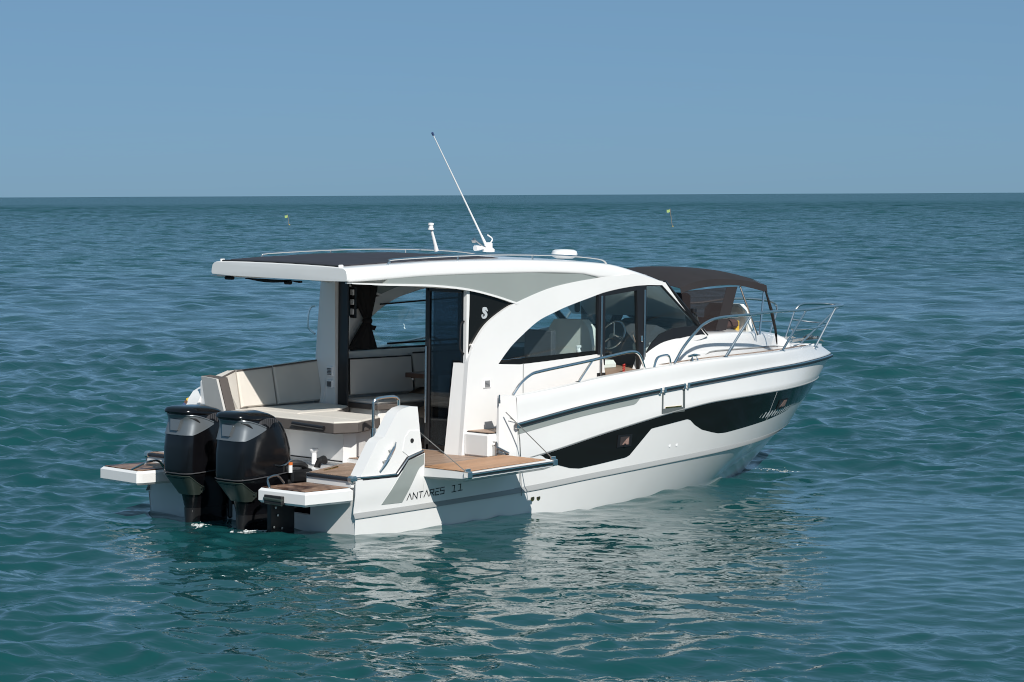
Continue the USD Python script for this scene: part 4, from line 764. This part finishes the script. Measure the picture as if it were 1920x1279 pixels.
# ---------------------------------------------------------------- outboard engines
def outboard(y0, label):
    t = thing('outboard_motor', label, 'outboard motor', (0, y0, 0), 'twin engines on the transom')
    n = 40; a = np.arange(n)/n*2*np.pi
    def ring(z, xa, xf, w, p=4.4, tilt=0.):
        cx, hx = (xa+xf)/2, (xf-xa)/2; R = []
        for s in a:
            c, q = math.cos(s), math.sin(s); c = math.copysign(abs(c)**(2/p), c); q = math.copysign(abs(q)**(2/p), q)
            R.append((cx+hx*c, y0+w/2*(1-.14*max(0, c))*q, z+tilt*c))          # narrower forward
        return R
    cow = [ring(.60, -.655, .14, .49, tilt=.03), ring(.64, -.662, .14, .50, tilt=.03), ring(.85, -.662, .12, .505, tilt=.02), ring(.98, -.645, .085, .49), ring(1.06, -.622, .05, .475), ring(1.14, -.602, .0, .455), ring(1.20, -.62, -.06, .44, tilt=-.02), ring(1.215, -.60, -.09, .40, tilt=-.025)]
    add(t, 'cowling', loft(cow), 'engine_black', smooth=40)
    lid = [ring(1.192, -.668, -.07, .455, tilt=-.02, p=3.6), ring(1.21, -.682, -.06, .467, tilt=-.022, p=3.6), ring(1.24, -.66, -.08, .445, tilt=-.028, p=3.4), ring(1.265, -.58, -.14, .36, tilt=-.02, p=3), ring(1.28, -.45, -.26, .2, p=2.5)]
    add(t, 'top_lid', loft(lid), 'engine_black', smooth=50)
    ZS = [.20, .34, .45, .545, .60, .85, .98, 1.06, 1.14, 1.20]
    def skin(ang, z, out, p=4.4):                  # a point on the engine's skin
        xa, xf, w = [np.interp(z, ZS, v) for v in ([-.48, -.50, -.575, -.64, -.655, -.662, -.645, -.622, -.602, -.625], [.10, .11, .12, .13, .14, .12, .085, .05, .0, -.05], [.20, .28, .39, .475, .49, .505, .49, .475, .455, .445])]
        c, sn = math.cos(ang), math.sin(ang); c = math.copysign(abs(c)**(2/p), c); sn = math.copysign(abs(sn)**(2/p), sn)
        return ((xa+xf)/2+((xf-xa)/2+out)*c, y0+(w/2*(1-.14*max(0, c))+out)*sn, z)
    # silver collar round the back of the cowling, ending in a point on each flank
    xq = lambda x: math.acos(max(0., (-.27-x)/.345)**2.2)
    qs = np.r_[np.linspace(0, xq(-.595), 16), [xq(x) for x in np.linspace(-.58, -.285, 16)]]; S_ = np.r_[-qs[:0:-1], qs]
    fx_ = lambda q: float(np.clip((skin(math.pi+q, 1.08, 0)[0]+.56)/.27, 0, 1))
    P = np.array([[(lambda f: skin(math.pi+q, (.985+.115*f)+((1.19-.088*f**1.4)-(.985+.115*f))*k, .006))(fx_(q)) for q in S_] for k in np.linspace(0, 1, 7)])
    sv = add(t, 'silver_collar', grid(P, True), 'engine_silver', smooth=50)
    add(sv, 'collar_lip', tube(P[-1]+np.array([0, 0, .004]), .008, 6), 'engine_silver'); add(sv, 'collar_edge', tube(P[0], .004, 5), 'engine_silver')
    add(sv, 'rear_badge', hull([(-.634, y0+.085, 1.145), (-.634, y0-.085, 1.145), (-.660, y0+.055, 1.03), (-.660, y0-.055, 1.03), (-.60, y0+.08, 1.14), (-.60, y0-.08, 1.14), (-.62, y0+.05, 1.035), (-.62, y0-.05, 1.035)]), 'engine_silver')
    for sg in (-1, 1):
        add(sv, 'intake_slot', tube([skin(math.pi-sg*xq(-.59), 1.172, .004), skin(math.pi-sg*xq(-.53), 1.15, .006), skin(math.pi-sg*xq(-.48), 1.115, .004)], [.005, .013, .006], 6, 4), 'black_rubber')
        add(sv, 'slot_crease', tube([skin(math.pi-sg*xq(-.60), 1.108, .004), skin(math.pi-sg*xq(-.48), 1.11, .004)], .003, 5), 'grille')
        v = np.array([[(-.25+.15*r*math.cos(q), y0+sg*(.226-.035*max(0, r*math.cos(q))), 1.155+.055*r*math.sin(q)) for q in np.linspace(0, 2*np.pi, 25)] for r in (0.01, .5, 1)])
        gr = add(t, 'side_grille', grid(v, flip=sg > 0), 'grille', smooth=50)
        for k in range(8): xx = -.345+k*.027; add(gr, 'grille_bar', rod((xx, y0+sg*.232, 1.155-.05*math.sqrt(max(.05, 1-((xx+.25)/.15)**2))), (xx, y0+sg*.228, 1.155+.05*math.sqrt(max(.05, 1-((xx+.25)/.15)**2))), .003, n=5), 'engine_black')
    sm_ = np.array(ring(.605, -.663, .147, .507, tilt=.03)); add(t, 'seam_line', tube(np.vstack([sm_, sm_[:1]]), .006, 6), 'grille')
    low_ = [ring(-.1, -.47, .10, .18, p=2.6), ring(.20, -.48, .10, .20, p=2.8), ring(.34, -.50, .11, .28, p=3.2), ring(.45, -.575, .12, .39, p=4), ring(.545, -.64, .13, .475, p=4.4, tilt=.02), ring(.602, -.655, .14, .485, tilt=.03)]
    add(t, 'lower_shroud', loft(low_), 'engine_black', smooth=45)
    add(t, 'leg', loft([ring(-.75, -.46, .06, .10, p=2.2), ring(-.05, -.48, .09, .17, p=2.4), ring(.19, -.485, .10, .205, p=2.8)]), 'leg_black', smooth=45)
    add(t, 'cavitation_plate', loft([ring(-.42, -.75, .05, .26, p=2.2), ring(-.40, -.75, .05, .26, p=2.2)]), 'leg_black')
    # dark green-grey plate wrapped round the back of the shroud
    def zt_(q): return .548-.115*np.clip((abs(q)-.72)/.55, 0, 1)
    def zb_(q): return .338+.0*abs(q)+.05*np.clip((abs(q)-1.1)/.25, 0, 1)
    Q_ = np.linspace(-1.36, 1.36, 41); P = np.array([[skin(math.pi+q, zb_(q)+(zt_(q)-zb_(q))*k, .012) for q in Q_] for k in np.linspace(0, 1, 7)]); Pi = np.array([[skin(math.pi+q, zb_(q)+(zt_(q)-zb_(q))*k, -.01) for q in Q_] for k in np.linspace(0, 1, 7)])
    e_ = [grid(P, True), grid(np.stack([P[0], Pi[0]])), grid(np.stack([P[-1], Pi[-1]]), True), grid(np.stack([P[:, 0], Pi[:, 0]])), grid(np.stack([P[:, -1], Pi[:, -1]]), True)]
    pl = add(t, 'trim_plate', cat(*e_), 'plate_green', smooth=35); add(pl, 'plate_edge', tube(P[-1], .005, 5), 'plate_green')
    for q in (-1.24, 1.24):
        for z in (.415, .365): c_ = np.array(skin(math.pi+q, z, .012)); add(pl, 'screw', tube([c_, c_+[0, math.copysign(.008, -q), 0]], .010, 8), 'steel')
    add(t, 'mount_bracket', cat(cbox(.0, .30, y0-.15, y0-.09, .05, .62, .02), cbox(.0, .30, y0+.09, y0+.15, .05, .62, .02), cbox(.08, .38, y0-.22, y0+.22, .50, .64, .02), cbox(.06, .36, y0-.20, y0+.20, -.2, .55, .03), rod((.20, y0-.2, .60), (.20, y0+.2, .60), .035)), 'leg_black')
    add(t, 'rigging_hose', tube([[.06, y0-.14, .70], [.20, y0-.19, .70], [.32, y0-.14, .66], [.42, y0-.05, .62]], .035, 10, 4), 'black_rubber')
    tg = add(t, 'warning_tag', cbox(.0, .04, y0-.262, y0-.245, .62, .73, .002), 'white_plastic'); add(tg, 'tag_head', cbox(-.001, .041, y0-.264, y0-.246, .70, .731, .002), 'orange')
    fl = np.array([[(-.20+.26*u, y0-.252+.03*u*u, .72-.035*math.sin(u*3.14)+.04*u) for u in np.linspace(0, 1, 14)]])[0]; add(t, 'latch_line', tube(fl, .008, 6), 'chrome_dark')
outboard(.42, 'left black outboard engine of the two, nearer the far swim platform')
outboard(-.42, 'right black outboard engine of the two, next to the teak swim platform in front')

# ---------------------------------------------------------------- foredeck sunshade (bimini)
bm = thing('bimini', 'dark brown canvas bimini with smoked side screens over the foredeck', 'bimini', (6.8, 0, 1.85))
xs = np.linspace(6.08, 7.70, 14); ys = np.linspace(-.80, .80, 15)
be = lambda x: sitp(x, [(6.08, 2.41), (6.2, 2.445), (6.4, 2.48), (6.65, 2.50), (6.9, 2.495), (7.3, 2.465), (7.55, 2.43), (7.70, 2.40)])
P = np.array([[[x-.05*(y/.8)**2*(1 if x > 7.45 else 0), y, float(be(x))+float(itp(x, [(6.08, .06), (6.5, .125)]))*(1-abs(y/.8)**2.6)] for y in ys] for x in xs])
add(bm, 'canopy', sheet(P, (0, 0, -.006)), 'canopy', smooth=60)
for s in (-1, 1):
    vs = np.array([[[x, s*.80, float(be(x))+.002] for x in xs], [[x, s*.815, float(be(x))-.075-.01*math.sin(x*6)] for x in xs]]); add(bm, 'valance', sheet(vs, (0, s*.004, 0)), 'canopy', smooth=60)
    tp = lambda u: np.array([6.09+.84*u, s*.81, 2.37+.03*u]); bt = lambda u: np.array([6.16+.51*u, s*.86, 1.885])
    v = np.array([[tp(u)+(bt(u)-tp(u))*k for u in np.linspace(0, 1, 8)] for k in np.linspace(0, 1, 6)]); add(bm, 'clear_screen', sheet(v, (0, s*.002, 0)), 'smoked_vinyl', smooth=60)
    v = np.array([[tp(1)+(bt(1)-tp(1))*k+np.array([u*.20, 0, .0]) for u in (0, 1)] for k in np.linspace(0, 1, 6)]); add(bm, 'screen_border', sheet(v, (0, s*.004, 0)), 'canopy', smooth=60)
add(bm, 'rear_valance', sheet(np.array([[[7.69, y, float(be(7.70))+.125*(1-abs(y/.8)**2.6)-k] for y in ys] for k in (0, .07)]), (.004, 0, 0)), 'canopy', smooth=60)
for a, b in (((7.20, .80, 2.40), (7.52, .82, 1.80)), ((7.66, .80, 2.36), (7.56, .82, 1.80))):
    for s in (-1, 1): A_, B_ = np.array(a)*[1, s, 1], np.array(b)*[1, s, 1]; add(bm, 'hoop_leg', rod(A_, B_, .0135), 'steel')
for x in (6.6, 7.2, 7.66): add(bm, 'hoop', tube([[x, y, float(be(x))+.115*(1-abs(y/.8)**2.6)-.015] for y in np.linspace(-.79, .79, 15)], .0135, 8), 'steel')
add(bm, 'tie_strap', tube([[7.66, -.82, 2.34], [7.80, -.80, 2.1], [7.94, -.76, 1.85], [8.0, -.74, 1.66]], [.012, .022, .018, .008], 6), 'curtain_cloth')
add(bm, 'tie_strap', tube([[7.66, .82, 2.34], [7.94, .76, 1.85], [8.0, .74, 1.66]], [.012, .02, .008], 6), 'curtain_cloth')
# sun lounge on the foredeck
bs = thing('sunpad_lounge', 'cream framed backrest raised on the foredeck behind the smoked screen', 'backrest', (7.9, 0, 1.78))
sh = Polygon([(-.38, 1.77), (.38, 1.77), (.33, 2.06), (.24, 2.14), (-.24, 2.14), (-.33, 2.06)])
pm = prism_yz(sh, 7.9, 7.98); v = np.array(pm.vertices); v[:, 0] -= (v[:, 2]-1.77)*.10; add(bs, 'shell', trimesh.Trimesh(v, pm.faces, process=False), 'seat_vinyl')
pm = prism_yz(sh.buffer(-.03).difference(sh.buffer(-.10)).buffer(0), 7.89, 7.93); v = np.array(pm.vertices); v[:, 0] -= (v[:, 2]-1.77)*.10; add(bs, 'trim', trimesh.Trimesh(v, pm.faces, process=False), 'cream_fabric')
add(bs, 'strap', cbox(7.60, 7.66, -.42, -.36, 1.80, 1.95, .01), 'yellow')
lb = thing('bow_cushion', 'reddish brown sun lounge cushion under the foredeck bimini', 'cushion', (7.1, .1, 1.85))
add(lb, 'pad', pad([(6.6, -.45), (7.6, -.45), (7.6, .6), (6.6, .6)], 1.86, 1.97, .03), 'bow_cushion'); add(lb, 'headrest', pad([(6.75, .25), (7.5, .25), (7.5, .65), (6.75, .65)], 1.97, 2.27, .03), 'bow_cushion')

# ---------------------------------------------------------------- small things
sb_ = thing('spray_bottle', 'white spray bottle standing behind the cabin side window', 'spray bottle', (4.06, -1.04, 1.68))
add(sb_, 'bottle', lathe((4.06, -1.04, 1.67), [(.030, 0), (.032, .01), (.03, .08), (.014, .11), (.012, .125)], 12), 'white_plastic'); add(sb_, 'trigger', cat(cbox(4.02, 4.09, -1.055, -1.025, 1.79, 1.82, .006), cbox(4.025, 4.04, -1.05, -1.03, 1.76, 1.79, .003)), 'white_plastic')
rc = thing('coiled_cord', 'red coiled safety cord in the side doorway', 'cord', (4.62, -1.10, 1.50))
q = np.linspace(0, 12*np.pi, 90); add(rc, 'coil', tube(np.c_[4.66+.014*np.cos(q), -1.19+.014*np.sin(q), 1.47+.12*q/q[-1]], .005, 5), 'red_cord')
fg = thing('furled_flag', 'small furled yellow, brown and blue flag at the far stern quarter', 'flag', (.56, 1.62, 1.1))
def rag(c, r, sd):
    q = np.random.default_rng(sd).normal(0, 1, (14, 3)); q /= np.linalg.norm(q, axis=1, keepdims=True); return hull(np.array(c)+q*np.array(r))
add(fg, 'yellow_cloth', rag((.60, 1.67, 1.20), (.05, .03, .04), 1), 'yellow'); add(fg, 'brown_cloth', rag((.57, 1.67, 1.16), (.05, .03, .05), 2), 'brown'); add(fg, 'blue_cloth', rag((.53, 1.67, 1.10), (.06, .03, .08), 3), 'blue'); add(fg, 'staff', rod((.55, 1.66, .95), (.61, 1.66, 1.24), .008), 'flag_stick')

# far marker flags: direction angle to the left of the view axis, distance
def marker(u, dist, hgt, lean, label):
    d = _f+_r*((u-960)/5586); b = math.atan2(d[1], d[0]); x, y = CAM[0]+dist*math.cos(b), CAM[1]+dist*math.sin(b); z = 0
    t = thing('marker_buoy', label, 'marker buoy', (x, y, 0), None, boat=False)
    top = np.array([x-_r[0]*lean, y-_r[1]*lean, hgt]); add(t, 'pole', rod((x, y, -.4), top, .03), 'flag_stick')
    w = -_r*.34; F = np.array([[top+w*u_+np.array([0, 0, -.04-.30*k-.10*u_*(1+.5*math.sin(u_*4))]) for u_ in np.linspace(0, 1, 6)] for k in (0, .5, 1)]); add(t, 'flag', sheet(F, _f*.01), 'flag_cloth', smooth=60)
    add(t, 'float', lathe((x, y, -.05), [(.05, -.1), (.10, 0), (.11, .08), (.07, .16), (.03, .18)], 10), 'yellow')
marker(544.5, 355., 1.30, .20, 'left far marker buoy with a small yellow-green flag'); marker(1262., 318., 1.95, .30, 'right far marker buoy with a yellow-green flag on a taller pole')

# foam on the water
def foam_patch(cx, cy, L, Wd, n, ang, seed, smin=.008, smax=.03):
    r = np.random.default_rng(seed); out = []; c, s = math.cos(ang), math.sin(ang)
    a, b = r.normal(0, .4, n)*L, r.normal(0, .4, n)*Wd; b = b+.25*Wd*np.sin(a/L*9+seed)
    X, Y = cx+a*c-b*s, cy+a*s+b*c; dx, dy, dz = sea_disp(X, Y, np.full_like(X, .08))
    for x, y, z, k in zip(X+dx, Y+dy, dz, np.exp(r.uniform(math.log(smin), math.log(smax), n))):
        m = trimesh.creation.icosphere(0, 1.); v = m.vertices*np.array([k*r.uniform(1, 2.6), k*r.uniform(.8, 1.6), k*.25]); out.append(trimesh.Trimesh(v+np.array([x, y, z+.034]), m.faces, process=False))
    return out
fm = foam_patch(-.55, .1, .35, .12, 60, .8, 1, .004, .014)+foam_patch(-.55, -.75, .40, .10, 70, .3, 2, .004, .014)+foam_patch(8.55, -.35, .35, .2, 80, -.7, 3, .003, .008)
fo_ = usdkit.mesh(stage, '/World/sea_foam', cat(*fm), M['foam_white'], smooth=True).GetPrim()
fo_.SetCustomDataByKey('kind', 'stuff'); fo_.SetCustomDataByKey('label', 'specks of white foam on the water around the engines and the bow'); fo_.SetCustomDataByKey('category', 'foam')
